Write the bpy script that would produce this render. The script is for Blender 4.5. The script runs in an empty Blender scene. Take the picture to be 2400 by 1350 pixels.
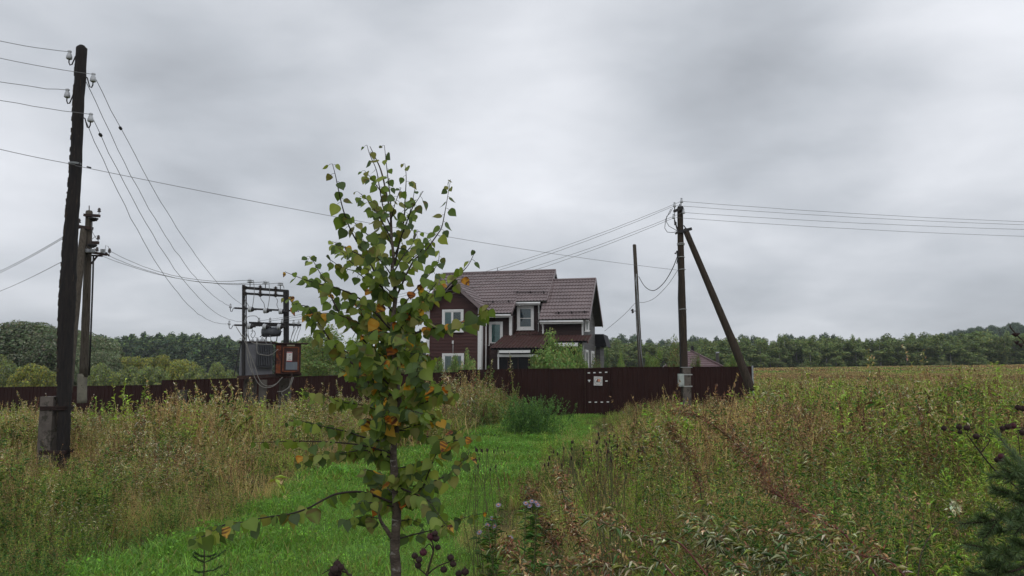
import bpy, math, random
import numpy as np
from mathutils import Vector, Matrix
R = math.radians
random.seed(7); RNG = np.random.default_rng(7)
scn = bpy.context.scene
COL = scn.collection

# ---------------------------------------------------------------- camera
EYE = Vector((0, 0, 1.7)); FPX = 1750.0; PITCH = math.atan(195 / FPX)
cd = bpy.data.cameras.new('camera'); cam = bpy.data.objects.new('camera', cd); COL.objects.link(cam)
cam.location = EYE; cam.rotation_euler = (math.pi / 2 + PITCH, 0, 0)
cd.sensor_width = 36; cd.lens = 36 * FPX / 2400; cd.clip_start = 0.05; cd.clip_end = 6000
scn.camera = cam

# ---------------------------------------------------------------- sun, sky, exposure
SUN_EL, SUN_AZ = R(48), R(20)
sd = bpy.data.lights.new('sun', 'SUN'); sun = bpy.data.objects.new('sun', sd); COL.objects.link(sun)
sd.energy = 0.6; sd.angle = R(40); sd.color = (1, 0.97, 0.93)
sun.rotation_euler = (math.pi / 2 - SUN_EL, 0, SUN_AZ)
scn.view_settings.view_transform = 'Standard'; scn.view_settings.look = 'None'
scn.view_settings.exposure = 0.0; scn.view_settings.gamma = 1; scn.view_settings.use_curve_mapping = False

def px_dir(px, py):
    fw = Vector((0, math.cos(PITCH), math.sin(PITCH))); up = Vector((0, -math.sin(PITCH), math.cos(PITCH)))
    return fw * FPX + Vector((1, 0, 0)) * (px - 1200) + up * (675 - py)

def make_world():
    w = bpy.data.worlds.new('World'); scn.world = w; w.use_nodes = True
    nt = w.node_tree; nt.nodes.clear(); N = nt.nodes.new; L = nt.links.new
    def m(op, a, b=None, c=None):
        n = N('ShaderNodeMath'); n.operation = op
        for i, v in enumerate((a, b, c)):
            if v is None: continue
            if isinstance(v, (int, float)): n.inputs[i].default_value = v
            else: L(v, n.inputs[i])
        return n.outputs[0]
    tc = N('ShaderNodeTexCoord'); sp = N('ShaderNodeSeparateXYZ'); L(tc.outputs['Generated'], sp.inputs[0])
    X, Y, Z = sp.outputs
    zz = m('ADD', m('MAXIMUM', Z, 0.0), 0.26)
    cb = N('ShaderNodeCombineXYZ'); L(m('DIVIDE', X, zz), cb.inputs[0]); L(m('DIVIDE', Y, zz), cb.inputs[1]); L(m('MULTIPLY', Z, 2.0), cb.inputs[2])
    def noise(scale, det, rough, dist, off):
        mp = N('ShaderNodeMapping'); mp.inputs['Location'].default_value = off; L(cb.outputs[0], mp.inputs['Vector'])
        n = N('ShaderNodeTexNoise'); n.inputs['Scale'].default_value = scale; n.inputs['Detail'].default_value = det
        n.inputs['Roughness'].default_value = rough; n.inputs['Distortion'].default_value = dist
        L(mp.outputs[0], n.inputs['Vector']); return n.outputs['Fac']
    n1 = noise(0.85, 3.0, 0.45, 0.5, (3.1, 1.7, 0)); n2 = noise(2.0, 5.0, 0.5, 0.25, (8.3, 4.4, 1)); n3 = noise(4.5, 6.0, 0.55, 0.3, (1.3, 6.4, 2))
    b = m('ADD', m('MULTIPLY', m('SUBTRACT', n1, 0.5), 0.62), m('ADD', m('MULTIPLY', m('SUBTRACT', n2, 0.5), 0.42), m('MULTIPLY', m('SUBTRACT', n3, 0.5), 0.13)))
    b = m('ADD', b, 0.585)
    # broad lighter and darker banks of cloud, by compass direction and height
    for px, py, amp, wd in ((1290, 210, 0.16, 0.12), (1000, -60, 0.08, 0.22), (2380, 60, 0.14, 0.20), (560, 190, -0.15, 0.20), (1900, 260, -0.15, 0.17),
                            (420, 360, -0.05, 0.16), (60, 60, 0.06, 0.2), (1200, 470, 0.05, 0.22), (2000, 520, 0.03, 0.2), (1750, 130, -0.04, 0.12), (820, 330, -0.04, .12)):
        d = px_dir(px, py).normalized()
        vm = N('ShaderNodeVectorMath'); vm.operation = 'DOT_PRODUCT'; L(tc.outputs['Generated'], vm.inputs[0]); vm.inputs[1].default_value = d
        e = m('EXPONENT', m('MULTIPLY', m('SUBTRACT', vm.outputs['Value'], 1.0), 2.0 / wd / wd))
        b = m('ADD', b, m('MULTIPLY', e, amp * 1.0))
    # a little darker and bluer towards the horizon
    hz = N('ShaderNodeMapRange'); L(Z, hz.inputs['Value']); hz.inputs['From Min'].default_value = 0.0; hz.inputs['From Max'].default_value = 0.22
    hz.inputs['To Min'].default_value = 0.84; hz.inputs['To Max'].default_value = 1.0; hz.interpolation_type = 'SMOOTHSTEP'
    b = m('MULTIPLY', b, hz.outputs[0])
    rp = N('ShaderNodeValToRGB'); L(b, rp.inputs[0]); cr = rp.color_ramp
    cr.elements[0].position = 0.30; cr.elements[0].color = (0.300, 0.320, 0.352, 1)
    cr.elements[1].position = 0.80; cr.elements[1].color = (0.780, 0.800, 0.845, 1)
    e = cr.elements.new(0.5); e.color = (0.482, 0.510, 0.552, 1)
    sc = N('ShaderNodeVectorMath'); sc.operation = 'SCALE'; L(rp.outputs[0], sc.inputs[0]); sc.inputs['Scale'].default_value = 11.7
    sk = N('ShaderNodeTexSky'); sk.sky_type = 'NISHITA'; sk.sun_disc = False; sk.sun_elevation = SUN_EL; sk.sun_rotation = math.pi - SUN_AZ
    mx = N('ShaderNodeMix'); mx.data_type = 'RGBA'; mx.inputs[0].default_value = 0.96
    L(sk.outputs[0], mx.inputs[6]); L(sc.outputs[0], mx.inputs[7])
    bg = N('ShaderNodeBackground'); bg.inputs['Strength'].default_value = 0.1; L(mx.outputs[2], bg.inputs[0])
    out = N('ShaderNodeOutputWorld'); L(bg.outputs[0], out.inputs[0])
make_world()

# ---------------------------------------------------------------- pixel helpers (real depth always given)
def P(px, py, Y):
    d = px_dir(px, py); return EYE + d * (Y / d.y)
def ss(a, b, v):
    t = np.clip((np.asarray(v, float) - a) / (b - a), 0, 1); return t * t * (3 - 2 * t)
_bw = RNG.uniform(0, 6.28, (6, 2)); _bf = RNG.uniform(0.25, 0.9, (6, 2)) * RNG.choice((-1, 1), (6, 2))
def H(x, y):
    x = np.asarray(x, float); y = np.asarray(y, float)
    h = -1.0 * ss(11, 33, y) * ss(0, -14, x) * (1 - ss(60, 200, y))
    h = h - 0.14 * ss(12, 28, y) * (1 - ss(34, 60, y)) * ss(-14, 0, x)
    h = h + 0.95 * ss(26, 150, y) * ss(-4, 16, x)
    h = h + 0.0125 * np.clip(x - 30, 0, 200) * ss(30, 150, y)
    h = h + 9.0 * np.exp(-((x - 270) / 70) ** 2 - ((y - 400) / 90) ** 2)
    h = h + 0.9 * ss(1, 8, x) * ss(8, 20, y) * (1 - ss(24, 60, y)) * 0.18
    b = 0
    for k in range(6): b = b + np.sin(x * _bf[k, 0] + _bw[k, 0]) * np.sin(y * _bf[k, 1] + _bw[k, 1])
    return h + b * 0.018
def Hs(x, y): return float(H(x, y))

# ---------------------------------------------------------------- mesh builder
class MB:
    def __init__(s): s.v = []; s.f = []; s.m = []; s.sm = []
    def add(s, vs, fs, mat=0, smooth=False):
        o = len(s.v); s.v.extend([tuple(p) for p in vs])
        for f in fs: s.f.append(tuple(o + i for i in f)); s.m.append(mat); s.sm.append(smooth)
        return s
    def box(s, c, d, mat=0, rot=None):
        c = Vector(c); vs = []
        for x in (-.5, .5):
            for y in (-.5, .5):
                for z in (-.5, .5):
                    p = Vector((x * d[0], y * d[1], z * d[2]))
                    if rot is not None: p = rot @ p
                    vs.append(c + p)
        return s.add(vs, [(0, 1, 3, 2), (4, 6, 7, 5), (0, 4, 5, 1), (2, 3, 7, 6), (0, 2, 6, 4), (1, 5, 7, 3)], mat)
    def rng(s, x0, x1, y0, y1, z0, z1, mat=0):
        return s.box(((x0 + x1) / 2, (y0 + y1) / 2, (z0 + z1) / 2), (abs(x1 - x0), abs(y1 - y0), abs(z1 - z0)), mat)
    def bar(s, a, b, w, h=None, mat=0, up=(0, 0, 1)):
        a = Vector(a); b = Vector(b); h = h or w; d = (b - a); L = d.length; d.normalize()
        u = Vector(up); sx = d.cross(u)
        if sx.length < 1e-4: sx = d.cross(Vector((0, 1, 0)))
        sx.normalize(); uz = sx.cross(d)
        return s.box((a + b) / 2, (L, w, h), mat, Matrix((d, sx, uz)).transposed())
    def tube(s, pts, r, n=8, mat=0, cap=True, smooth=True):
        pts = [Vector(p) for p in pts]; rr = r if isinstance(r, (list, tuple)) else [r] * len(pts)
        vs = []; fs = []; ref = None
        for i, p in enumerate(pts):
            t = (pts[min(i + 1, len(pts) - 1)] - pts[max(i - 1, 0)])
            if t.length < 1e-9: t = Vector((0, 0, 1))
            t.normalize()
            if ref is None: ref = Vector((1, 0, 0)) if abs(t.x) < 0.8 else Vector((0, 1, 0))
            a = (ref - t * ref.dot(t)).normalized(); ref = a; b = t.cross(a)
            for k in range(n):
                q = 2 * math.pi * k / n; vs.append(p + (a * math.cos(q) + b * math.sin(q)) * rr[i])
        for i in range(len(pts) - 1):
            for k in range(n):
                fs.append((i * n + k, i * n + (k + 1) % n, (i + 1) * n + (k + 1) % n, (i + 1) * n + k))
        s.add(vs, fs, mat, smooth)
        if cap:
            o = len(s.v) - len(vs)
            s.f.append(tuple(o + k for k in range(n))[::-1]); s.m.append(mat); s.sm.append(False)
            s.f.append(tuple(o + (len(pts) - 1) * n + k for k in range(n))); s.m.append(mat); s.sm.append(False)
        return s
    def lathe(s, base, axis, prof, n=10, mat=0):
        ax = Vector(axis).normalized(); base = Vector(base)
        return s.tube([base + ax * z for z, r in prof], [max(r, 0.0005) for z, r in prof], n, mat)
    def prism(s, poly, depth, mat=0):       # poly: list of Vectors, depth: Vector
        n = len(poly); depth = Vector(depth); a = [Vector(p) for p in poly]; b = [p + depth for p in a]
        fs = [tuple(range(n))[::-1], tuple(range(n, 2 * n))] + [(i, (i + 1) % n, n + (i + 1) % n, n + i) for i in range(n)]
        return s.add(a + b, fs, mat)
    def build(s, name, mats, parent=None, local=False, at=None):
        me = bpy.data.meshes.new(name)
        off = Vector((0, 0, 0))
        if parent is not None and not local:
            off = parent.location.copy(); q = parent
            while q.parent: q = q.parent; off += q.location
        if at is not None: off = Vector(at)
        me.from_pydata([(x - off.x, y - off.y, z - off.z) for x, y, z in s.v], [], s.f)
        for mt in (mats if isinstance(mats, (list, tuple)) else [mats]): me.materials.append(mt)
        me.polygons.foreach_set('material_index', s.m); me.polygons.foreach_set('use_smooth', s.sm); me.update()
        o = bpy.data.objects.new(name, me); COL.objects.link(o)
        if parent is not None: o.parent = parent
        if at is not None: o.location = at
        return o

def tag(o, label=None, cat=None, group=None, kind=None):
    if label: o['label'] = label
    if cat: o['category'] = cat
    if group: o['group'] = group
    if kind: o['kind'] = kind
    return o
def thing(name, label, cat, loc, group=None, rotz=0):
    o = bpy.data.objects.new(name, None); COL.objects.link(o); o.location = loc; o.rotation_euler = (0, 0, rotz)
    o.empty_display_size = 0.2
    return tag(o, label, cat, group)

# triangle soup for plants: V (n,3), T (m,3), C (n,3)
def soup_join(parts):
    V = []; T = []; C = []; o = 0
    for v, t, c in parts:
        if len(v) == 0: continue
        V.append(v); T.append(t + o); C.append(c); o += len(v)
    return np.concatenate(V), np.concatenate(T), np.concatenate(C)
def soup_mesh(name, vtc, mat):
    V, T, C = vtc
    me = bpy.data.meshes.new(name); me.vertices.add(len(V)); me.vertices.foreach_set('co', V.astype(np.float32).ravel())
    me.loops.add(T.size); me.loops.foreach_set('vertex_index', T.astype(np.int32).ravel())
    me.polygons.add(len(T)); me.polygons.foreach_set('loop_start', np.arange(0, T.size, 3, dtype=np.int32))
    me.polygons.foreach_set('loop_total', np.full(len(T), 3, np.int32))
    ca = me.color_attributes.new('Col', 'FLOAT_COLOR', 'POINT')
    ca.data.foreach_set('color', np.concatenate([C, np.ones((len(C), 1))], 1).astype(np.float32).ravel())
    me.materials.append(mat); me.update(calc_edges=True); me.validate()
    return me

# ---------------------------------------------------------------- materials
def mat_new(name):
    m = bpy.data.materials.new(name); m.use_nodes = True; nt = m.node_tree
    return m, nt, nt.nodes['Principled BSDF']
def rgb(c): return (c[0], c[1], c[2], 1)
def pm(name, c1, c2=None, scale=3.0, rough=0.7, bump=0.0, metal=0.0, stretch=(1, 1, 1), detail=6, c3=None, s3=12.0, amt3=0.5, spec=0.4, bscale=None):
    """noise between two base colours, optional third colour in sharp patches (stains, rust), bump"""
    m, nt, bs = mat_new(name); N = nt.nodes.new; L = nt.links.new
    bs.inputs['Roughness'].default_value = rough; bs.inputs['Metallic'].default_value = metal; bs.inputs['Specular IOR Level'].default_value = spec
    if c2 is None: c2 = tuple(x * 0.8 for x in c1)
    tc = N('ShaderNodeTexCoord'); mp = N('ShaderNodeMapping'); mp.inputs['Scale'].default_value = stretch; L(tc.outputs['Object'], mp.inputs[0])
    n = N('ShaderNodeTexNoise'); n.inputs['Scale'].default_value = scale; n.inputs['Detail'].default_value = detail; n.inputs['Roughness'].default_value = 0.62; L(mp.outputs[0], n.inputs['Vector'])
    mr = N('ShaderNodeMapRange'); mr.inputs['From Min'].default_value = 0.32; mr.inputs['From Max'].default_value = 0.68; L(n.outputs['Fac'], mr.inputs['Value'])
    mx = N('ShaderNodeMix'); mx.data_type = 'RGBA'; L(mr.outputs[0], mx.inputs[0]); mx.inputs[6].default_value = rgb(c1); mx.inputs[7].default_value = rgb(c2)
    out = mx.outputs[2]
    if c3 is not None:
        n3 = N('ShaderNodeTexNoise'); n3.inputs['Scale'].default_value = s3; n3.inputs['Detail'].default_value = 8; n3.inputs['Roughness'].default_value = .7; L(mp.outputs[0], n3.inputs['Vector'])
        m3 = N('ShaderNodeMapRange'); th = 0.7 - 0.4 * amt3; m3.inputs['From Min'].default_value = th; m3.inputs['From Max'].default_value = th + 0.07; L(n3.outputs['Fac'], m3.inputs['Value'])
        x3 = N('ShaderNodeMix'); x3.data_type = 'RGBA'; L(m3.outputs[0], x3.inputs[0]); L(out, x3.inputs[6]); x3.inputs[7].default_value = rgb(c3); out = x3.outputs[2]
    L(out, bs.inputs['Base Color'])
    if bump:
        nb = N('ShaderNodeTexNoise'); nb.inputs['Scale'].default_value = bscale or scale * 6; nb.inputs['Detail'].default_value = 5; L(mp.outputs[0], nb.inputs['Vector'])
        bp = N('ShaderNodeBump'); bp.inputs['Strength'].default_value = bump; bp.inputs['Distance'].default_value = 0.02; L(nb.outputs['Fac'], bp.inputs['Height']); L(bp.outputs[0], bs.inputs['Normal'])
    return m
def leafmat(name, rough=0.6, trans=0.3, vary=0.25, spec=0.3, tcol=(1.25, 1.2, 0.6), gain=1.0):
    """reads the leaf colours stored on the mesh, varies them a little from plant to plant"""
    m, nt, bs = mat_new(name); N = nt.nodes.new; L = nt.links.new
    at = N('ShaderNodeAttribute'); at.attribute_name = 'Col'; oi = N('ShaderNodeObjectInfo')
    mr = N('ShaderNodeMapRange'); L(oi.outputs['Random'], mr.inputs['Value']); mr.inputs['To Min'].default_value = gain * (1 - vary); mr.inputs['To Max'].default_value = gain * (1 + vary)
    sc = N('ShaderNodeVectorMath'); sc.operation = 'SCALE'; L(at.outputs['Color'], sc.inputs[0]); L(mr.outputs[0], sc.inputs['Scale'])
    L(sc.outputs[0], bs.inputs['Base Color']); bs.inputs['Roughness'].default_value = rough; bs.inputs['Specular IOR Level'].default_value = spec
    tr = N('ShaderNodeBsdfTranslucent'); mu = N('ShaderNodeVectorMath'); mu.operation = 'MULTIPLY'; mu.inputs[1].default_value = tcol; L(sc.outputs[0], mu.inputs[0]); L(mu.outputs[0], tr.inputs[0])
    ms = N('ShaderNodeMixShader'); ms.inputs[0].default_value = trans; L(bs.outputs[0], ms.inputs[1]); L(tr.outputs[0], ms.inputs[2])
    L(ms.outputs[0], nt.nodes['Material Output'].inputs[0]); return m
M = {}
M['white'] = pm('white_paint', (.84, .84, .83), (.74, .74, .72), 4, .5, c3=(.42, .40, .36), s3=5, amt3=.25)
M['black_steel'] = pm('black_steel', (.018, .018, .020), (.035, .030, .028), 8, .5, .2, metal=.3)
M['porcelain'] = pm('porcelain', (.58, .60, .62), (.45, .46, .48), 20, .25)
M['dark_porcelain'] = pm('dark_porcelain', (.05, .04, .04), (.09, .07, .06), 20, .3)
M['wire'] = pm('wire_metal', (.17, .17, .175), (.24, .24, .24), 3, .6)
M['cable'] = pm('black_cable', (.02, .02, .022), (.03, .03, .03), 3, .6)
M['charred'] = pm('charred_wood', (.010, .009, .010), (.030, .023, .020), 5, .85, .9, stretch=(6, 6, .7), c3=(.075, .05, .035), s3=4, amt3=.22)
M['pole_wood'] = pm('old_pole_wood', (.058, .046, .034), (.12, .10, .075), 4, .9, .7, stretch=(8, 8, .5), c3=(.030, .024, .018), s3=5, amt3=.42)
M['pole_wood_dark'] = pm('tarred_pole_wood', (.030, .022, .016), (.070, .050, .034), 4, .9, .7, stretch=(8, 8, .6), c3=(.012, .010, .009), s3=5, amt3=.35)
M['concrete'] = pm('concrete', (.17, .145, .125), (.095, .08, .07), 4, .9, .5, c3=(.05, .045, .035), s3=6, amt3=.4)
M['grey_paint'] = pm('weathered_grey_paint', (.185, .185, .20), (.12, .12, .135), 3, .5, .15, c3=(.10, .045, .02), s3=6, amt3=.16)
M['tank_grey'] = pm('tank_grey_paint', (.125, .135, .155), (.085, .09, .105), 4, .45, .1)
M['rust'] = pm('rusty_steel', (.050, .016, .012), (.034, .012, .010), 4, .7, .4, c3=(.16, .045, .017), s3=3.2, amt3=.12)
M['rust_heavy'] = pm('orange_rust', (.20, .055, .018), (.11, .028, .013), 6, .85, .5, c3=(.045, .015, .012), s3=5, amt3=.45)
M['rust_dark'] = pm('dark_rusty_frame', (.020, .015, .014), (.055, .025, .018), 8, .8, .3)
# ================================================================ GROUND
def ground_mat():
    m, nt, bs = mat_new('meadow_soil'); N = nt.nodes.new; L = nt.links.new
    tc = N('ShaderNodeTexCoord'); n = N('ShaderNodeTexNoise'); n.inputs['Scale'].default_value = 0.35; n.inputs['Detail'].default_value = 9; n.inputs['Roughness'].default_value = .65; L(tc.outputs['Object'], n.inputs['Vector'])
    rp = N('ShaderNodeValToRGB'); L(n.outputs['Fac'], rp.inputs[0]); cr = rp.color_ramp
    cr.elements[0].position = .35; cr.elements[0].color = (.045, .050, .018, 1); cr.elements[1].position = .65; cr.elements[1].color = (.095, .080, .036, 1)
    L(rp.outputs[0], bs.inputs['Base Color']); bs.inputs['Roughness'].default_value = 1; bs.inputs['Specular IOR Level'].default_value = .1
    n2 = N('ShaderNodeTexNoise'); n2.inputs['Scale'].default_value = 14; n2.inputs['Detail'].default_value = 6; L(tc.outputs['Object'], n2.inputs['Vector'])
    bp = N('ShaderNodeBump'); bp.inputs['Strength'].default_value = .8; bp.inputs['Distance'].default_value = .06; L(n2.outputs['Fac'], bp.inputs['Height']); L(bp.outputs[0], bs.inputs['Normal'])
    return m
def make_ground():
    def axis(n, near, far, p=2.6):
        t = np.linspace(-1, 1, n); return np.sign(t) * (np.abs(t) * near + (np.abs(t) ** (p * 1.6)) * (far - near))
    xs = axis(281, 62, 2200); ys = axis(281, 62, 2400) + 12
    X, Y = np.meshgrid(xs, ys); Z = H(X, Y); n = len(xs)
    V = np.stack([X.ravel(), Y.ravel(), Z.ravel()], 1)
    i = np.arange(n * (len(ys) - 1)).reshape(len(ys) - 1, n)[:, :-1].ravel()
    F = np.stack([i, i + 1, i + n + 1, i + n], 1)
    me = bpy.data.meshes.new('ground'); me.from_pydata(V.tolist(), [], F.tolist()); me.polygons.foreach_set('use_smooth', [True] * len(F))
    me.materials.append(ground_mat()); o = bpy.data.objects.new('ground', me); COL.objects.link(o); tag(o, kind='structure')
make_ground()

# mown path from the lower left to the gate: left and right edges by distance
PATH = [(2.0, -3.8, -.35), (4.5, -3.6, -.42), (6.2, -3.45, -.45), (7.6, -2.95, -.5), (9.9, -2.95, -.3), (11.4, -2.95, 0.0), (13.5, -2.85, 0.45), (15.7, -2.3, 1.0), (20.5, -1.3, 1.95), (25, -.2, 2.6), (28, .4, 2.95), (30.2, .9, 3.3)]
_py = np.array([p[0] for p in PATH]); _pl = np.array([p[1] for p in PATH]); _pr = np.array([p[2] for p in PATH])
def path_l(y): return np.interp(y, _py, _pl)
def path_r(y): return np.interp(y, _py, _pr)
def path_side(x, y):      # signed distance-like: <0 inside the path
    return np.maximum(path_l(y) - x, x - path_r(y))
def make_path():
    ys = np.linspace(2, 30.2, 90); mb = MB(); k = 9; vs = []; fs = []
    for y in ys:
        for t in np.linspace(0, 1, k):
            x = path_l(y) * (1 - t) + path_r(y) * t; vs.append((x, y, Hs(x, y) + 0.03))
    for i in range(len(ys) - 1):
        for j in range(k - 1): fs.append((i * k + j, i * k + j + 1, (i + 1) * k + j + 1, (i + 1) * k + j))
    mb.add(vs, fs, 0, True)
    o = mb.build('path', pm('mown_turf', (.055, .13, .022), (.035, .085, .018), 5, 1, .6, spec=.1)); tag(o, kind='structure')
make_path()

# ================================================================ PLANT SOUPS
def A(*c): return np.array(c, float)
def jitter_cols(base, n, amt, rng):
    c = np.repeat(np.atleast_2d(base), n, 0) if np.ndim(base) == 1 else base[rng.integers(0, len(base), n)]
    return np.clip(c * (1 + rng.normal(0, amt, (n, 1))) * (1 + rng.normal(0, amt * .35, (n, 3))), .003, .9)
def blades(n, spread, h0, h1, w, lean, cols, rng, power=1.9, droop=.25, amt=.22, az=None, azs=.8):
    b = rng.normal(0, spread * .5, (n, 2)); a = rng.uniform(0, 2 * np.pi, n)
    if az is not None: a = az + rng.normal(0, azs, n)
    h = rng.uniform(h0, h1, n); Lg = h * lean * rng.uniform(.25, 1.3, n); tw = a + np.pi / 2 + rng.normal(0, .7, n)
    d = np.stack([np.cos(a), np.sin(a)], 1); s = np.stack([np.cos(tw), np.sin(tw)], 1); ww = w * rng.uniform(.6, 1.3, n)
    pts = []
    for t, wf in ((0, .8), (.38, 1.), (.74, .75), (1, 0)):
        c = b + d * (Lg * t ** power)[:, None]; z = h * t - droop * Lg * t ** 3.2
        if wf: pts.append(np.concatenate([c - s * (ww * wf / 2)[:, None], z[:, None]], 1)); pts.append(np.concatenate([c + s * (ww * wf / 2)[:, None], z[:, None]], 1))
        else: pts.append(np.concatenate([c, z[:, None]], 1))
    V = np.stack(pts, 1).reshape(-1, 3); k = 7
    t0 = np.array([(0, 1, 3), (0, 3, 2), (2, 3, 5), (2, 5, 4), (4, 5, 6)])
    T = (np.arange(n)[:, None, None] * k + t0[None]).reshape(-1, 3)
    C = np.repeat(jitter_cols(cols, n, amt, rng), k, 0)
    return V, T, C
def flecks(pos, size, cols, rng, amt=.2, up=0.0, asp=1.0):
    """small rhombic leaves / seeds at given positions"""
    n = len(pos); a = rng.normal(0, 1, (n, 3)); a[:, 2] += up; a /= np.linalg.norm(a, axis=1)[:, None]
    b = np.cross(a, rng.normal(0, 1, (n, 3))); b /= np.linalg.norm(b, axis=1)[:, None] + 1e-9
    s = (size * rng.uniform(.6, 1.4, n))[:, None]
    V = np.stack([pos - a * s, pos + b * s * .5 / asp, pos + a * s, pos - b * s * .5 / asp], 1).reshape(-1, 3)
    T = (np.arange(n)[:, None, None] * 4 + np.array([(0, 1, 2), (0, 2, 3)])[None]).reshape(-1, 3)
    return V, T, np.repeat(jitter_cols(cols, n, amt, rng), 4, 0)
def stemtris(P0, P1, w, col, rng, amt=.15):
    """thin crossed strips between paired points"""
    n = len(P0); d = P1 - P0; s = np.cross(d, rng.normal(0, 1, (n, 3))); s /= np.linalg.norm(s, axis=1)[:, None] + 1e-9
    w = np.broadcast_to(np.asarray(w, float), (n,))[:, None]
    V = np.stack([P0 - s * w / 2, P0 + s * w / 2, P1 + s * w * .35, P1 - s * w * .35], 1).reshape(-1, 3)
    T = (np.arange(n)[:, None, None] * 4 + np.array([(0, 1, 2), (0, 2, 3)])[None]).reshape(-1, 3)
    return V, T, np.repeat(jitter_cols(col, n, amt, rng), 4, 0)
def leaves_on(pos, dirs, ln, wd, cols, rng, amt=.2, droop=.35):
    """lance-shaped leaves: base position, outward direction"""
    n = len(pos); ln = (ln * rng.uniform(.7, 1.25, n))[:, None]; wd = (wd * rng.uniform(.7, 1.2, n))[:, None]
    dirs = dirs / (np.linalg.norm(dirs, axis=1)[:, None] + 1e-9)
    s = np.cross(dirs, np.array([0, 0, 1.]) + rng.normal(0, .35, (n, 3))); s /= np.linalg.norm(s, axis=1)[:, None] + 1e-9
    mid = pos + dirs * ln * .45; tip = pos + dirs * ln - np.array([0, 0, 1.]) * ln * droop
    V = np.stack([pos, mid + s * wd / 2, tip, mid - s * wd / 2], 1).reshape(-1, 3)
    T = (np.arange(n)[:, None, None] * 4 + np.array([(0, 1, 2), (0, 2, 3)])[None]).reshape(-1, 3)
    return V, T, np.repeat(jitter_cols(cols, n, amt, rng), 4, 0)
def stems(n, spread, h0, h1, lean, rng, az=None, seg=5):
    b = rng.normal(0, spread * .5, (n, 2)); a = rng.uniform(0, 2 * np.pi, n) if az is None else az + rng.normal(0, .5, n)
    h = rng.uniform(h0, h1, n); L = h * lean * rng.uniform(.2, 1.4, n); t = np.linspace(0, 1, seg + 1)
    x = b[:, None, 0] + np.cos(a)[:, None] * L[:, None] * t ** 1.7; y = b[:, None, 1] + np.sin(a)[:, None] * L[:, None] * t ** 1.7
    return np.stack([x, y, h[:, None] * t[None, :] * np.ones_like(x)], 2)     # (n, seg+1, 3)
def along(S, t):            # S (n,k,3), t (n,m) -> (n,m,3)
    k = S.shape[1] - 1; f = t * k; i = np.clip(f.astype(int), 0, k - 1); fr = (f - i)[..., None]
    idx = np.arange(len(S))[:, None]
    return S[idx, i] * (1 - fr) + S[idx, i + 1] * fr
def stem_soup(S, w, col, rng):
    n, k, _ = S.shape; P0 = S[:, :-1].reshape(-1, 3); P1 = S[:, 1:].reshape(-1, 3)
    wt = np.tile(w * np.linspace(1.1, .5, k - 1), n)
    return stemtris(P0, P1, wt, col, rng)
def panicles(S, frac, n, r, fs, cols, rng, wstem, scol, asp=1.6):
    """branching seed heads on the top fraction of each stem"""
    m = len(S); t = rng.uniform(1 - frac, 1, (m, n)); base = along(S, t); q = rng.uniform(0, 2 * np.pi, (m, n))
    rr = r * (1.15 - (t - (1 - frac)) / frac) * rng.uniform(.2, 1, (m, n))
    off = np.stack([np.cos(q) * rr, np.sin(q) * rr, rr * rng.uniform(.2, 1.1, (m, n))], 2); pos = (base + off).reshape(-1, 3)
    out = [flecks(pos, fs, cols, rng, .25, .6, asp)]
    k = rng.random(len(pos)) < .22
    out.append(stemtris(base.reshape(-1, 3)[k], pos[k], wstem, scol, rng)); return out
C_ = dict(straw=A(.36, .27, .12), straw2=A(.27, .19, .085), tan=A(.23, .155, .075), olive=A(.150, .160, .045), ygreen=A(.20, .265, .050), green=A(.085, .165, .035),
          dgreen=A(.045, .095, .028), brown=A(.10, .062, .034), dbrown=A(.050, .030, .020), rbrown=A(.14, .06, .035), greyg=A(.15, .17, .10), pale=A(.36, .34, .24), red=A(.16, .035, .03), mown=A(.150, .275, .042), mown2=A(.095, .195, .030), mowny=A(.25, .28, .07), white=A(.62, .62, .58), lime=A(.165, .260, .040), gold=A(.30, .22, .055))
def cols(*k): return np.array([C_[x] for x in k])
def proto_dry_grass(rng, w=1., s=1., h=.85, az=None):
    o = [blades(int(85 * s), .42, .3, h, .0055 * w, .62, cols('straw', 'straw2', 'tan', 'olive'), rng, az=az),
         blades(int(35 * s), .42, .2, h * .6, .006 * w, .8, cols('olive', 'tan', 'ygreen'), rng)]
    S = stems(int(22 * s), .4, h * .8, h * 1.45, .28, rng, az=az); o.append(stem_soup(S, .0035 * w, cols('straw', 'straw2'), rng))
    o += panicles(S, .3, 16, .035, .011 * w ** .7, cols('straw2', 'tan', 'brown'), rng, .002 * w, cols('straw'))
    return soup_join(o)
def proto_green_grass(rng, w=1., s=1., h=.7, az=None, c=('green', 'dgreen', 'green', 'ygreen', 'olive')):
    return soup_join([blades(int(110 * s), .40, .3, h, .0065 * w, .85, cols(*c), rng, power=1.6, droop=.4, az=az),
                      blades(int(18 * s), .42, .3, h * .9, .005 * w, .8, cols('straw', 'tan'), rng)])
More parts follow.
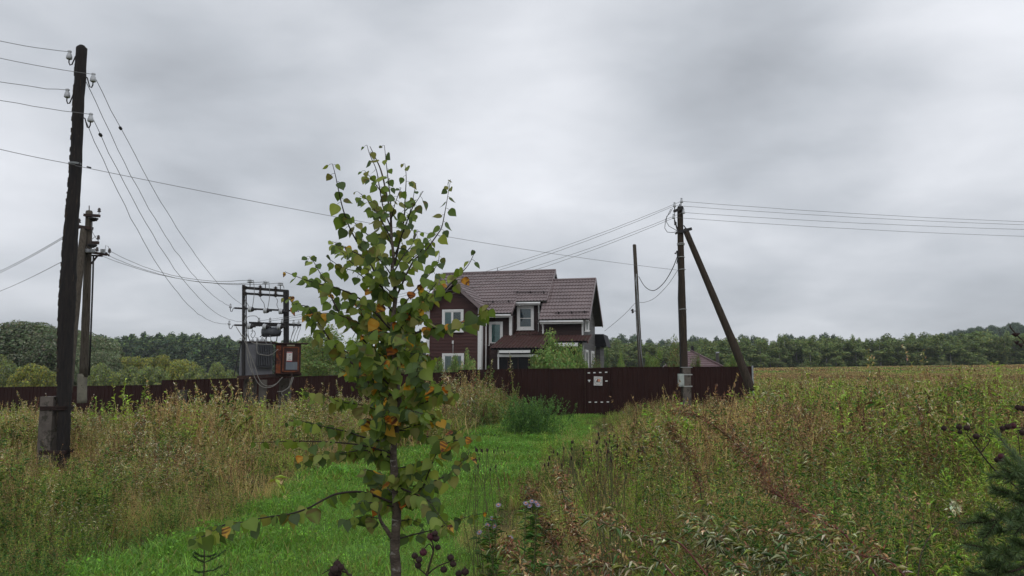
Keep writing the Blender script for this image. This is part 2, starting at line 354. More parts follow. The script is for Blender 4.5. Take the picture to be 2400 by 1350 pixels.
def proto_leafy(rng, w=1., s=1., h=1.0, c=('ygreen', 'ygreen', 'green', 'olive'), nl=34, tip=False):
    S = stems(max(3, int(9 * s)), .34, h * .65, h * 1.08, .16, rng); o = [stem_soup(S, .006 * w, cols('olive', 'brown', 'ygreen'), rng)]
    n = nl; m = len(S); t = rng.uniform(.12, 1, (m, n)); pos = along(S, t).reshape(-1, 3); q = rng.uniform(0, 2 * np.pi, m * n)
    d = np.stack([np.cos(q), np.sin(q), rng.uniform(.35, 1.7, m * n)], 1)
    o.append(leaves_on(pos, d, .078 * w ** .22 * (1.25 - .5 * t.ravel()), .013 * w ** .9, cols(*c), rng))
    if tip: o += panicles(S, .28, 40, .05, .010 * w ** .6, cols('olive', 'tan', 'ygreen'), rng, .002 * w, cols('olive'))
    o.append(blades(int(25 * s), .4, .2, h * .5, .006 * w, .6, cols('olive', 'ygreen', 'dgreen'), rng))
    return soup_join(o)
def proto_seedy(rng, w=1., s=1., h=1.1, c=('olive', 'tan', 'brown', 'pale', 'olive'), sc=('brown', 'olive')):
    S = stems(max(3, int(8 * s)), .36, h * .7, h * 1.1, .2, rng); o = [stem_soup(S, .0055 * w, cols(*sc), rng)]
    o += panicles(S, .5, 60, .085, .0125 * w ** .65, cols(*c), rng, .002 * w, cols(*sc))
    m = len(S); t = rng.uniform(.1, .75, (m, 16)); pos = along(S, t).reshape(-1, 3); q = rng.uniform(0, 6.28, m * 16)
    o.append(leaves_on(pos, np.stack([np.cos(q), np.sin(q), rng.uniform(-.3, .5, m * 16)], 1), .075 * w ** .45, .018 * w, cols('olive', 'dgreen', 'brown'), rng, droop=.5))
    o.append(blades(int(30 * s), .4, .2, h * .6, .0055 * w, .6, cols('olive', 'tan', 'ygreen'), rng))
    return soup_join(o)
def proto_dock(rng, w=1., s=1., h=1.05):
    S = stems(3, .2, h * .8, h * 1.1, .1, rng); o = [stem_soup(S, .011 * w, cols('dbrown', 'rbrown'), rng)]
    o += panicles(S, .5, 110, .035, .012 * w ** .6, cols('dbrown', 'brown', 'rbrown'), rng, .003 * w, cols('dbrown'))
    S2 = stems(12, .35, h * .4, h * .8, .3, rng); o.append(stem_soup(S2, .004 * w, cols('brown', 'dbrown'), rng)); o += panicles(S2, .5, 40, .07, .011 * w ** .6, cols('brown', 'tan', 'dbrown'), rng, .002 * w, cols('brown'))
    return soup_join(o)
def proto_mugwort(rng, w=1., s=1., h=1.0):
    S = stems(max(3, int(7 * s)), .36, h * .7, h * 1.15, .35, rng); o = [stem_soup(S, .008 * w, cols('rbrown', 'red', 'brown'), rng)]
    m = len(S); n = 60; t = rng.uniform(.1, .92, (m, n)); pos = along(S, t).reshape(-1, 3); q = np.repeat(rng.uniform(0, 6.28, (m, n // 4)), 4, 1)[:, :n].ravel() + rng.normal(0, .25, m * n)
    d = np.stack([np.cos(q), np.sin(q), rng.uniform(-.5, .8, m * n)], 1)
    o.append(leaves_on(pos + d * .03, d, .075 * w ** .4, .010 * w, cols('greyg', 'greyg', 'olive', 'dgreen', 'pale'), rng, droop=.4))
    o += panicles(S, .5, 80, .10, .009 * w ** .6, cols('brown', 'rbrown', 'tan'), rng, .002 * w, cols('brown'))
    o.append(blades(int(35 * s), .4, .15, h * .5, .006 * w, .7, cols('olive', 'ygreen', 'dgreen', 'tan'), rng))
    return soup_join(o)
def proto_far(rng, c, h=1.0, w=1.):
    o = [blades(70, 1.1, h * .5, h, .03 * w, .3, cols(*c), rng, amt=.3)]
    p = rng.normal(0, .5, (260, 3)); p[:, 2] = h * rng.uniform(.55, 1.12, 260); o.append(flecks(p, .035 * w, cols(*c), rng, .35, .5))
    return soup_join(o)
def proto_turf(rng, w=1., h=.085, c=('mown', 'mown2', 'mown', 'green'), n=105, fl=20, fc=('mown', 'mown2'), fs=.007):
    return soup_join([blades(n, .22, h * .4, h, .0036 * w, .85, cols(*c), rng, amt=.28),
                      flecks(np.stack([rng.normal(0, .1, fl), rng.normal(0, .1, fl), rng.uniform(.02, h * .8, fl)], 1), fs * w ** .5, cols(*fc), rng, .25, .1, .55)])

M['herb'] = leafmat('meadow_plants', .65, .20, .26, gain=1.95)
def scatter(name, soups, mat, pts, rot, scale, idx, label, cat='grass'):
    col = bpy.data.collections.new(name + ' kinds')
    for s in soups:
        po = bpy.data.objects.new(name + '_plant', soup_mesh(name + '_plant', s, mat)); col.objects.link(po)
    me = bpy.data.meshes.new(name); n = len(pts); me.vertices.add(n); me.vertices.foreach_set('co', np.asarray(pts, np.float32).ravel())
    a = me.attributes.new('rot', 'FLOAT_VECTOR', 'POINT'); a.data.foreach_set('vector', np.asarray(rot, np.float32).ravel())
    a = me.attributes.new('scl', 'FLOAT', 'POINT'); a.data.foreach_set('value', np.asarray(scale, np.float32))
    a = me.attributes.new('idx', 'INT', 'POINT'); a.data.foreach_set('value', np.asarray(idx, np.int32)); me.update()
    o = bpy.data.objects.new(name, me); COL.objects.link(o); tag(o, label, cat, kind='stuff')
    ng = bpy.data.node_groups.new(name, 'GeometryNodeTree'); ng.interface.new_socket('Geometry', in_out='INPUT', socket_type='NodeSocketGeometry'); ng.interface.new_socket('Geometry', in_out='OUTPUT', socket_type='NodeSocketGeometry')
    N = ng.nodes.new; L = ng.links.new; gi = N('NodeGroupInput'); go = N('NodeGroupOutput'); ip = N('GeometryNodeInstanceOnPoints'); ci = N('GeometryNodeCollectionInfo')
    ci.inputs['Collection'].default_value = col; ci.inputs['Separate Children'].default_value = True; ci.inputs['Reset Children'].default_value = True
    def na(nm, ty):
        q = N('GeometryNodeInputNamedAttribute'); q.data_type = ty; q.inputs['Name'].default_value = nm; return q.outputs[0]
    e2r = N('FunctionNodeEulerToRotation'); L(na('rot', 'FLOAT_VECTOR'), e2r.inputs[0])
    L(gi.outputs[0], ip.inputs['Points']); L(ci.outputs[0], ip.inputs['Instance']); ip.inputs['Pick Instance'].default_value = True
    L(na('idx', 'INT'), ip.inputs['Instance Index']); L(e2r.outputs[0], ip.inputs['Rotation']); L(na('scl', 'FLOAT'), ip.inputs['Scale'])
    L(ip.outputs[0], go.inputs[0]); md = o.modifiers.new('scatter', 'NODES'); md.node_group = ng
    return o

_nw = RNG.uniform(0, 6.28, (10, 2)); _nf = RNG.uniform(.12, .75, (10,)) ; _na = RNG.uniform(0, 6.28, 10)
def pn(x, y, k=0, f=1.0):       # smooth patch noise about -1..1
    r = 0
    for i in range(10):
        a = _na[i] + k * 1.7; r = r + np.sin((x * np.cos(a) + y * np.sin(a)) * _nf[i] * f * 2 + _nw[i, 0] + k * 2.3)
    return r / 3.2
def wedge(n, y0, y1, side=.80, rng=RNG):
    y = np.sqrt(rng.uniform(y0 ** 2, y1 ** 2, n)); x = rng.uniform(-side, side, n) * y; return x, y
FENCE_A = (-28.0, 36.4); FENCE_B = (9.35, 29.1)
def fence_y(x): return FENCE_A[1] + (x - FENCE_A[0]) / (FENCE_B[0] - FENCE_A[0]) * (FENCE_B[1] - FENCE_A[1])

def zone_scale(x, y):
    """height factor of the meadow"""
    d = path_side(x, y); left = x < path_l(y) + .5
    sl = (.62 + .36 * ss(0, 2.0, d)) * (.58 + .42 * ss(11.5, 17, y))
    sr = (.36 + .60 * ss(0, 2.6, d)) * (.72 + .28 * ss(6, 13, y)) * (1 - .10 * ss(16, 21, y) * (1 - ss(28, 34, y)))
    return np.where(left, sl, sr)
def fits(x, y, keep=.0):
    d = path_side(x, y)
    ok = (d > .10 + keep + .22 * pn(x, y, 7, 5.)) & ((y < fence_y(x) - .35) | (x > FENCE_B[0] + .3))
    ok &= ~((x > .2) & (x < 3.6) & (y > 28.0))
    ok &= (x * x + y * y > np.where(x > .0, 3.3, 4.4) ** 2)
    return ok
def height_cap(x, y):
    """taller and lower stretches of the growth"""
    px = 1200 + FPX * x / np.maximum(y, .1); c = np.ones_like(x)
    c = c * (1 + .06 * ss(935, 1010, px) * (1 - ss(1270, 1300, px)) * ss(15, 18, y))
    c = c * (1 - .30 * (1 - ss(900, 960, px)) * ss(14, 17, y))
    c = c * (1 - .40 * ss(1340, 1400, px) * (1 - ss(1700, 1800, px)) * ss(13, 18, y) * (1 - ss(29, 32, y)))
    c = c * (1 - .12 * ss(1200, 1300, px) * ss(9, 13, y) * (1 - ss(26, 34, y)))
    c = c * (1 - .62 * np.exp(-((px - 130) / 130) ** 2) * (1 - ss(13.2, 14.5, y)) * ss(8, 10.5, y))
    return c
def meadow():
    rng = np.random.default_rng(21)
    # ---- kinds: 3 variants each, near and mid versions
    LM = ('lime', 'ygreen', 'lime', 'green'); BR = ('tan', 'brown', 'dbrown', 'tan', 'rbrown')
    def kit(w, s_):
        return dict(dry=[proto_dry_grass(rng, w, s_, .8) for _ in range(3)], green=[proto_green_grass(rng, w, s_) for _ in range(2)],
                    leafy=[proto_leafy(rng, w, c=('ygreen', 'ygreen', 'lime', 'olive')) for _ in range(3)],
                    seedy=[proto_seedy(rng, w) for _ in range(2)] + [proto_seedy(rng, w, c=('pale', 'olive', 'straw2', 'tan'), sc=('olive', 'ygreen')) for _ in range(2)],
                    dock=[proto_dock(rng, w) for _ in range(3)], mug=[proto_mugwort(rng, w) for _ in range(3)],
                    gold=[proto_leafy(rng, w, c=('dgreen', 'green', 'dgreen'), tip=True) for _ in range(3)], lime=[proto_green_grass(rng, w, s_, .62, c=LM) for _ in range(2)] + [proto_leafy(rng, w, c=LM, nl=26)],
                    dead=[proto_seedy(rng, w, c=BR, sc=('dbrown', 'brown')) for _ in range(3)])
    near = kit(1., 1.); mid = kit(1.9, .8)
    kinds = ['dry', 'green', 'leafy', 'seedy', 'dock', 'mug', 'gold', 'lime', 'dead']; NK = len(kinds)
    def cl(x, y, k):      # clump noise: broad drift plus metre-sized clumps
        return (pn(x, y, k, .9) * .8 + pn(x, y, k + 6, 3.2) * .9)
    def weights(x, y):
        d = path_side(x, y); left = x < path_l(y) + .5
        n = [cl(x, y, k) for k in range(9)]; g = lambda k, a: np.exp(a * n[k])
        e = np.exp(-np.abs(d) / 2.4); far = ss(9, 15, y); lo = 1 - ss(8, 13, y)
        wl = np.stack([(1.05 * e + .13) * g(0, 1.3), (.12 + 1.5 * lo * ss(.8, 3, d)) * g(1, 1.), .22 * g(2, 1.3), (.25 + 1.5 * far) * g(3, .8), .05 * g(4, 1.6), .10 * g(5, 1.2), .70 * g(6, 1.4), (.20 + .25 * lo) * g(7, 1.4), (.16 + .25 * e) * g(8, 1.4)], 1)
        fr = 1 - ss(7, 12, y); bk = ss(15, 27, y)
        rt = ss(.9, 2.2, x - .10 * y)
        wr = np.stack([(.34 + .5 * e + .35 * bk) * g(0, 1.6), (.15 + .4 * fr) * g(1, 1.2), .75 * g(2, 1.5), (.50 + .6 * bk) * g(3, 1.2), .12 * g(4, 1.8), (.75 * fr * (1 - .7 * rt) + .07) * g(5, 1.1), .75 * g(6, 1.5), (.80 + .7 * fr + 2.2 * fr * rt) * g(7, 1.3), (.22 + .2 * bk) * g(8, 1.6)], 1)
        W = np.where(left[:, None], wl, wr); return W / W.sum(1, keepdims=True)
    def run(n, y0, y1, protos, names, side=.80):
        x, y = wedge(n, y0, y1, side, rng); ok = fits(x, y); x = x[ok]; y = y[ok]
        W = weights(x, y).cumsum(1); k = (rng.random(len(x))[:, None] > W).sum(1).clip(0, NK - 1)
        sc = zone_scale(x, y) * height_cap(x, y) * rng.lognormal(0, .22, len(x)).clip(.55, 1.7) * (1 + .16 * pn(x, y, 5, 1.5) + .14 * pn(x, y, 4, 4.))
        z = H(x, y) - .02
        tilt = rng.normal(0, .13, (len(x), 2)); yaw = rng.uniform(0, 6.28, len(x))
        return x, y, z, k, sc, tilt, yaw
    sets = {kk: [] for kk in kinds}
    lab = dict(dry=('dry_grass', 'straw coloured dry tall grass along the mown path and over the meadow'), green=('tall_grass', 'long green arching grass at the edges of the meadow'),
               leafy=('leafy_weeds', 'yellow green leafy weed stems standing in the meadow'), seedy=('seeding_weeds', 'olive and brown seeding weeds covering the meadow'),
               dock=('dock_stalks', 'dark brown dried dock stalks standing in the meadow'), mug=('mugwort', 'grey green mugwort with brownish seed heads in the near meadow'), gold=('goldenrod', 'green weeds with feathery tops in the meadow'),
               lime=('fresh_grass', 'fresh lime green grass and shoots in the near meadow'), dead=('withered_weeds', 'withered brown weed stems scattered over the meadow'))
    for n, y0, y1, protos, w in ((1900, 3.2, 9.5, near, 0), (9500, 9.5, 31, mid, 1), (2600, 29, 44, mid, 1)):
        x, y, z, k, sc, tilt, yaw = run(n, y0, y1, protos, w)
        for i, kk in enumerate(kinds):
            q = k == i; nv = len(protos[kk]); off = 0 if w == 0 else len(near[kk])
            sets[kk].append((np.stack([x[q], y[q], z[q]], 1), np.stack([tilt[q, 0], tilt[q, 1], yaw[q]], 1), sc[q], off + rng.integers(0, nv, q.sum())))
    for kk in kinds:
        p, r, s, i = (np.concatenate([t[j] for t in sets[kk]]) for j in range(4))
        scatter(lab[kk][0], near[kk] + mid[kk], M['herb'], p, r, s, i, lab[kk][1], 'weeds' if kk not in ('dry', 'green', 'lime') else 'grass')
    # ---- far meadow: coarse patches, right of the fence out to the wood
    fc = [('olive', 'tan', 'brown', 'straw2'), ('olive', 'ygreen', 'olive', 'tan'), ('tan', 'straw2', 'brown', 'olive'), ('brown', 'tan', 'rbrown', 'olive'), ('green', 'olive', 'dgreen', 'ygreen')]
    fp = [proto_far(rng, c, .95, w) for c in fc for w in (1., 2.2)]
    y = rng.uniform(40, 190, 22000) ; x = y * rng.uniform(.20, .82, len(y)) + rng.normal(0, 1, len(y))
    keep = rng.random(len(y)) < (y / 190) ** .6 + .1; x = x[keep]; y = y[keep]
    band = pn(x, y, 2, .25) + .5 * pn(x, y, 4, .6)
    k = np.digitize(band + rng.normal(0, .5, len(x)), [-.9, -.3, .35, 1.0]); k = np.array([4, 1, 0, 2, 3])[k]
    idx = k * 2 + (y > 90)
    scatter('meadow_growth', fp, M['herb'], np.stack([x, y, H(x, y) - .03], 1), np.stack([0 * x, 0 * x, rng.uniform(0, 6.28, len(x))], 1), rng.uniform(.8, 1.15, len(x)), idx, 'brown and olive overgrown meadow stretching back to the birch wood', 'weeds')
def turf():
    rng = np.random.default_rng(5)
    y = np.concatenate([rng.uniform(4.2, 12, 7500), rng.uniform(12, 30.3, 6500)]); t = rng.uniform(-.03, 1.03, len(y)); x = path_l(y) * (1 - t) + path_r(y) * t
    def ts(w): return [proto_turf(rng, w), proto_turf(rng, w, .10), proto_turf(rng, w, .11, ('mown', 'mowny', 'mown2', 'straw2', 'olive')), proto_turf(rng, w, .06, ('mown2', 'green', 'dgreen'), 50, 60, ('mown2', 'green', 'mown'), .010), proto_turf(rng, w, .14, ('mown', 'green', 'mown2'))]
    ps = ts(1.) + ts(1.9)
    q = pn(x, y, 8, 4.5) + rng.normal(0, .45, len(x)); kk = np.digitize(q, [-.65, -.15, .3, .75]); kk = np.array([3, 0, 1, 2, 4])[kk]
    idx = kk + np.where(y > 11, 5, 0)
    sc = rng.uniform(.6, 1.35, len(y)) * (1 + .30 * pn(x, y, 3, 2.0) + .18 * pn(x, y, 2, 7.))
    scatter('mown_grass', ps, leafmat('mown_grass_blades', .6, .3, .2, gain=1.62), np.stack([x, y, H(x, y) + .02], 1), np.stack([rng.normal(0, .1, len(y)), rng.normal(0, .1, len(y)), rng.uniform(0, 6.28, len(y))], 1), sc, idx, 'short bright green mown grass on the path to the gate')
meadow(); turf()
# ================================================================ TREES
M['crown'] = leafmat('tree_foliage', .7, .22, .16, tcol=(1.2, 1.2, .7), gain=2.05)
M['bark_grey'] = pm('grey_bark', (.10, .085, .07), (.05, .042, .035), 6, .9, .4)
M['bark_birch'] = pm('pale_birch_bark', (.34, .33, .30), (.20, .19, .17), 5, .8, .2, stretch=(1, 1, 3), c3=(.03, .028, .025), s3=6, amt3=.35)
def crown_soup(rng, lobes, n, size, cols_, shell=.35, flat=.0, amt=.22):
    """leaf clumps through the outer part of a set of lobes (cx,cy,cz,rx,ry,rz)"""
    Lb = np.array(lobes, float); vol = (Lb[:, 3] * Lb[:, 4] * Lb[:, 5]) ** (2 / 3); pk = rng.choice(len(Lb), n, p=vol / vol.sum())
    d = rng.normal(0, 1, (n, 3)); d /= np.linalg.norm(d, axis=1)[:, None]; r = 1 - shell * rng.random(n) ** 1.6
    r = r * (1 + .10 * np.sin(d[:, 0] * 7 + pk) * np.sin(d[:, 2] * 9 + pk * 2))
    c = Lb[pk, :3] + d * Lb[pk, 3:] * r[:, None]
    lobec = rng.normal(0, .10, len(Lb))
    # leaf plane mostly faces outward
    nn = d + rng.normal(0, .55, (n, 3)); nn /= np.linalg.norm(nn, axis=1)[:, None]
    a = np.cross(nn, rng.normal(0, 1, (n, 3))); a /= np.linalg.norm(a, axis=1)[:, None]; b = np.cross(nn, a)
    s = (size * rng.uniform(.55, 1.5, n))[:, None]; k1 = rng.uniform(.5, 1, (n, 1)); k2 = rng.uniform(.5, 1, (n, 1))
    V = np.stack([c - a * s, c + b * s * .6 * k1 + a * s * .15, c + a * s * .9, c - b * s * .6 * k2 - a * s * .1], 1).reshape(-1, 3)
    T = (np.arange(n)[:, None, None] * 4 + np.array([(0, 1, 2), (0, 2, 3)])[None]).reshape(-1, 3)
    C = jitter_cols(cols_, n, amt, rng) * (1 + lobec[pk])[:, None]
    return V, T, np.repeat(np.clip(C, .003, .9), 4, 0)
T_ = dict(birch=A(.105, .140, .048), birch2=A(.150, .165, .052), dark=A(.060, .092, .040), blue=A(.055, .080, .052), willow=A(.095, .110, .062), willow2=A(.120, .130, .085), yel=A(.25, .235, .045), yel2=A(.17, .19, .045), pine=A(.028, .052, .030), brn=A(.09, .065, .03), lime=A(.10, .17, .045))
def tc_(*k): return np.array([T_[x] for x in k])
def trunk_mb(h, r, lean=0., rng=None, nb=5, h0=.35):
    mb = MB(); rng = rng or RNG; pts = [(lean * t * t * h, .02 * math.sin(5 * t), h * t) for t in np.linspace(0, 1, 6)]
    mb.tube(pts, [r * (1 - .8 * t) for t in np.linspace(0, 1, 6)], 6)
    for i in range(nb):
        t = rng.uniform(h0, .9); q = rng.uniform(0, 6.28); L = h * .28 * (1.1 - t); p = Vector((lean * t * t * h, 0, h * t)); 
        mb.tube([p, p + Vector((math.cos(q) * L * .5, math.sin(q) * L * .5, L * .35)), p + Vector((math.cos(q) * L, math.sin(q) * L, L * .9))], [r * .35 * (1.1 - t) + .004, r * .2, r * .08], 5, cap=False)
    return mb
def lobes_birch(rng, h, w):          # narrow upright crown with ragged outline
    L = []
    for i in range(13):
        t = .20 + .72 * i / 12; rr = w * (.34 + .50 * math.sin(math.pi * (t - .1) / .95)) * rng.uniform(.5, .95)
        q = rng.uniform(0, 6.28); o = rr * .75
        L.append((math.cos(q) * o, math.sin(q) * o, h * t, rr * rng.uniform(.45, .7) + .08, rr * rng.uniform(.45, .7) + .08, h * rng.uniform(.09, .15)))
    return L
def lobes_round(rng, h, w, ln=16, low=.3, sq=1.):  # broad crown of billowing lobes
    L = []
    for i in range(ln):
        q = 2.4 * i + rng.uniform(-.4, .4); t = (i + .5) / ln; el = math.asin(1 - 1.75 * t) if abs(1 - 1.75 * t) < 1 else -.8
        R_ = w * .5; cx = math.cos(q) * math.cos(el) * R_ * .68; cy = math.sin(q) * math.cos(el) * R_ * .68; cz = h * (low + (1 - low) * .5) + math.sin(el) * h * (1 - low) * .5 * .72
        r = R_ * (rng.uniform(.28, .46) if ln < 20 else rng.uniform(.17, .34)); L.append((cx, cy, cz, r, r, r * rng.uniform(.75, 1.) * sq))
    L.append((0, 0, h * (low + (1 - low) * .45), w * .3, w * .3, h * (1 - low) * .36)); return L
def lobes_bush(rng, h, w, n=12):
    L = []
    for i in range(n):
        q = rng.uniform(0, 6.28); d = w * .5 * math.sqrt(rng.random()) * .75; top = h * (1 - .45 * (d / (w * .5)) ** 2) * rng.uniform(.75, 1.)
        r = w * rng.uniform(.13, .2); L.append((math.cos(q) * d, math.sin(q) * d, top - r, r, r, r * 1.1)); L.append((math.cos(q) * d, math.sin(q) * d, top * .45, r * 1.2, r * 1.2, top * .4))
    return L
def lobes_pine(rng, h, w):
    L = []
    for i in range(10):
        t = .25 + .72 * i / 9; rr = w * .5 * (1.08 - t) ** .8; q = rng.uniform(0, 6.28)
        L.append((math.cos(q) * rr * .3, math.sin(q) * rr * .3, h * t, rr * .75, rr * .75, h * .06))
    return L
def tree_kind(lobes_fn, h, w, n, size, cl, trunk_r, bark, seed, shell=.45, nb=5, **kw):
    rng = np.random.default_rng(seed)
    cm = soup_mesh('crown', crown_soup(rng, lobes_fn(rng, h, w, **kw), n, size, cl, shell), M['crown'])
    tb = trunk_mb(h * .9, trunk_r, rng.uniform(-.03, .03), rng, nb)
    me = bpy.data.meshes.new('trunk'); me.from_pydata(tb.v, [], tb.f); me.polygons.foreach_set('use_smooth', [True] * len(tb.f)); me.materials.append(bark)
    return cm, me, h, w
def put_tree(kind, name, label, x, y, z, h, w=None, group=None, cat='tree'):
    cm, tm, h0, w0 = kind; root = thing(name, label, cat, (x, y, z), group, random.uniform(0, 6.28))
    sz = h / h0; sx = sz if w is None else w / w0; root.scale = (sx, sx, sz)
    for nm, me in (('trunk', tm), ('crown', cm)):
        o = bpy.data.objects.new(nm, me); COL.objects.link(o); o.parent = root
    return root
def tree_px(kind, name, label, px, top, Y, wpx=None, group=None, cat='tree', sink=0.0, zb=None):
    p = P(px, top, Y); zb = (Hs(p.x, p.y) - sink) if zb is None else zb; h = p.z - zb
    f = 1.16 if kind in K_bush or kind in K_dkbush else 1.04
    return put_tree(kind, name, label, p.x, p.y, zb, h * f, None if wpx is None else wpx / FPX * Y * f, group, cat)

K_birch = [tree_kind(lobes_birch, 9, 1.7, 3600, .15, tc_('birch', 'birch2', 'dark', 'birch'), .10, M['bark_birch'], 100 + i, .8) for i in range(9)]
K_far = [tree_kind(lobes_birch, 14, 2.4, 1500, .36, tc_('dark', 'blue', 'birch', 'pine'), .10, M['bark_grey'], 120 + i, .7) for i in range(5)]
K_farround = [tree_kind(lobes_round, 15, 10, 2200, .50, tc_('dark', 'blue', 'pine'), .25, M['bark_grey'], 140 + i, .5, ln=13, low=.25) for i in range(4)]
K_willow = [tree_kind(lobes_round, 9, 9.5, 34000, .15, tc_('willow', 'willow2', 'willow', 'dark'), .22, M['bark_grey'], 160 + i, .22, 8, ln=60, low=.0, sq=.9) for i in range(3)]
K_wshrub = [tree_kind(lobes_round, 4.5, 6, 15000, .12, tc_('willow', 'birch', 'yel2', 'willow'), .08, M['bark_grey'], 170 + i, .32, 6, ln=26, low=.0, sq=.8) for i in range(3)]
K_yshrub = [tree_kind(lobes_round, 4.5, 7, 15000, .12, tc_('yel', 'yel2', 'birch2', 'willow'), .08, M['bark_grey'], 180 + i, .32, 6, ln=28, low=.0, sq=.62) for i in range(3)]
K_bush = [tree_kind(lobes_bush, 2.6, 2.6, 15000, .055, tc_('lime', 'birch', 'lime', 'birch2'), .03, M['bark_grey'], 190 + i, .75, 7) for i in range(3)]
K_dkbush = [tree_kind(lobes_bush, 3, 3, 8000, .055, tc_('dark', 'birch', 'brn'), .04, M['bark_grey'], 200 + i, .8, 7) for i in range(2)]
K_mid = [tree_kind(lobes_birch, 6, 2.2, 7000, .075, tc_('birch', 'lime', 'birch2'), .06, M['bark_grey'], 210 + i, .85, 8) for i in range(2)]
K_thuja = [tree_kind(lobes_pine, 2.4, 1.1, 5000, .045, tc_('dark', 'birch', 'pine'), .04, M['bark_grey'], 220, .8, 6)]
K_pine = [tree_kind(lobes_round, 16, 7, 1800, .42, tc_('pine', 'dark'), .22, M['bark_grey'], 230 + i, .6, ln=9, low=.55) for i in range(2)]

def woods():
    rng = random.Random(11)
    # young birch wood across the back of the meadow on the right
    G = 'birches at the edge of the far wood'
    tops = [(1395, 812), (1440, 806), (1500, 812), (1560, 808), (1640, 806), (1720, 800), (1800, 798), (1900, 797), (2000, 800), (2100, 797), (2200, 792), (2300, 786), (2420, 790), (2700, 790)]
    tx = [t[0] for t in tops]; ty = [t[1] for t in tops]
    for row, (Y, n, lab) in enumerate(((168, 62, 'slim young birch in the front row of the far wood behind the meadow'), (178, 60, 'young birch standing behind the front row of the far wood'), (190, 58, 'birch deep in the far wood, only its top showing'))):
        for i in range(n):
            px = 1390 + (2530 - 1390) * (i + rng.uniform(.1, .9)) / n
            top = np.interp(px, tx, ty) + rng.uniform(-6, 12) + (14 * rng.random() if row == 0 and rng.random() < .6 else 0) - 2 * row
            tree_px(rng.choice(K_birch), 'birch_tree', lab, px, top, Y + rng.uniform(-4, 4), rng.uniform(17, 42), G)
    for px, top, w in ((1725, 832, 34), (1900, 822, 30), (2125, 826, 30), (2035, 838, 24), (1655, 828, 30), (1822, 840, 26), (2290, 835, 26), (1960, 836, 22)):
        tree_px(rng.choice(K_birch), 'birch_tree', 'small bushy birch standing out in front of the far wood', px, top, 158 + rng.uniform(-3, 3), w, 'small birches before the far wood')
    # trees on the ridge behind it
    G = 'trees showing above the birch wood'
    for px, top, w in ((1432, 794, 34), (1458, 785, 34), (1488, 786, 36), (1522, 796, 26), (1552, 798, 24), (1600, 796, 22), (1625, 788, 30), (1650, 792, 26), (1678, 790, 20), (1742, 786, 34), (1765, 788, 28), (1788, 793, 20),
                       (1850, 783, 30), (1878, 788, 28), (1930, 782, 32), (1952, 786, 26), (2010, 796, 22), (2060, 795, 20)):
        tree_px(rng.choice(K_farround), 'distant_tree', 'dark rounded tree rising above the birch wood', px, top, 300 + rng.uniform(-15, 15), w * 1.15, G)
    for i in range(30):
        px = 2195 + i * 9.5 + rng.uniform(-4, 4); top = np.interp(px, [2195, 2230, 2270, 2330, 2385, 2400, 2480], [790, 778, 768, 764, 757, 764, 760]) + rng.uniform(-2, 6)
        tree_px(rng.choice(K_farround), 'distant_tree', 'dark rounded tree on the wooded hill at the right', px, top, 385 + rng.uniform(-25, 15), rng.uniform(26, 40), 'trees on the far hill')
    # dense far wood at the left, behind the willows
    for row, (Y, n) in enumerate(((225, 44), (238, 42), (252, 40))):
        for i in range(n):
            px = 150 + (720 - 150) * (i + rng.uniform(.1, .9)) / n
            top = np.interp(px, [150, 250, 300, 400, 520, 550, 600, 720], [800, 796, 791, 790, 795, 803, 812, 800]) + rng.uniform(-4, 7) - row * 1.5 + (6 if row == 0 else 0)
            tree_px(rng.choice(K_far), 'far_wood_tree', 'tall narrow tree in the dense wood behind the willows', px, top, Y + rng.uniform(-5, 5), rng.uniform(20, 30), 'trees of the far wood at the left', sink=1)
    for i in range(26):
        px = 700 + 430 * i / 25 + rng.uniform(-6, 6)
        tree_px(rng.choice(K_far), 'far_wood_tree', 'dark tree of the far wood glimpsed between the transformer and the house', px, np.interp(px, [700, 900, 960, 1000, 1130], [812, 815, 800, 812, 815]) + rng.uniform(-5, 6), 205 + rng.uniform(-8, 8), rng.uniform(22, 34), 'far wood trees between transformer and house', sink=1)
    for px, top, w in ((965, 795, 30), (985, 800, 26)):
        tree_px(rng.choice(K_pine), 'distant_tree', 'dark rounded tree just left of the house', px, top, 190, w, 'dark trees left of the house')
    # big grey green willows at the left edge and paler shrubs in front of them
    for px, top, Y, w, lab in ((60, 752, 92, 250, 'tallest grey green willow at the left edge of the picture'), (-90, 755, 95, 250, 'grey green willow partly cut off by the left edge'), (160, 768, 90, 190, 'grey green willow behind the charred pole'),
                               (216, 786, 84, 150, 'grey green willow with billowing crown right of the charred pole'), (240, 822, 78, 110, 'lower lobe shaped willow beside the tall willows')):
        tree_px(K_willow[int(px) % 3], 'willow_tree', lab, px, top, Y, w)
    for px, top, Y, w, k, lab in ((12, 838, 66, 70, 0, 'dark green willow shrub at the left edge above the fence'), (82, 852, 60, 110, 1, 'willow shrub with yellow green top left of the charred pole'), (240, 855, 66, 70, 0, 'green willow shrub right of the two tall poles'),
                                  (310, 835, 84, 110, 1, 'wide shrub with yellowing top in the middle of the left hedge'), (372, 832, 86, 110, 1, 'yellowing shrub with a domed crown beside the far wood'), (300, 862, 70, 90, 0, 'low grey green shrub above the left fence'),
                                  (355, 860, 68, 90, 0, 'low olive shrub in front of the yellowing shrubs'), (430, 842, 76, 100, 1, 'olive green shrub sloping down towards the transformer'), (462, 862, 70, 80, 0, 'low green shrub ending the left hedge'),
                                  (508, 850, 84, 44, 0, 'pale green small willow near the transformer'), (538, 868, 80, 60, 0, 'low olive shrub beside the transformer tank')):
        tree_px((K_yshrub if k else K_wshrub)[int(px) % 3], 'willow_shrub', lab, px, top, Y, w, cat='shrub', sink=.3)
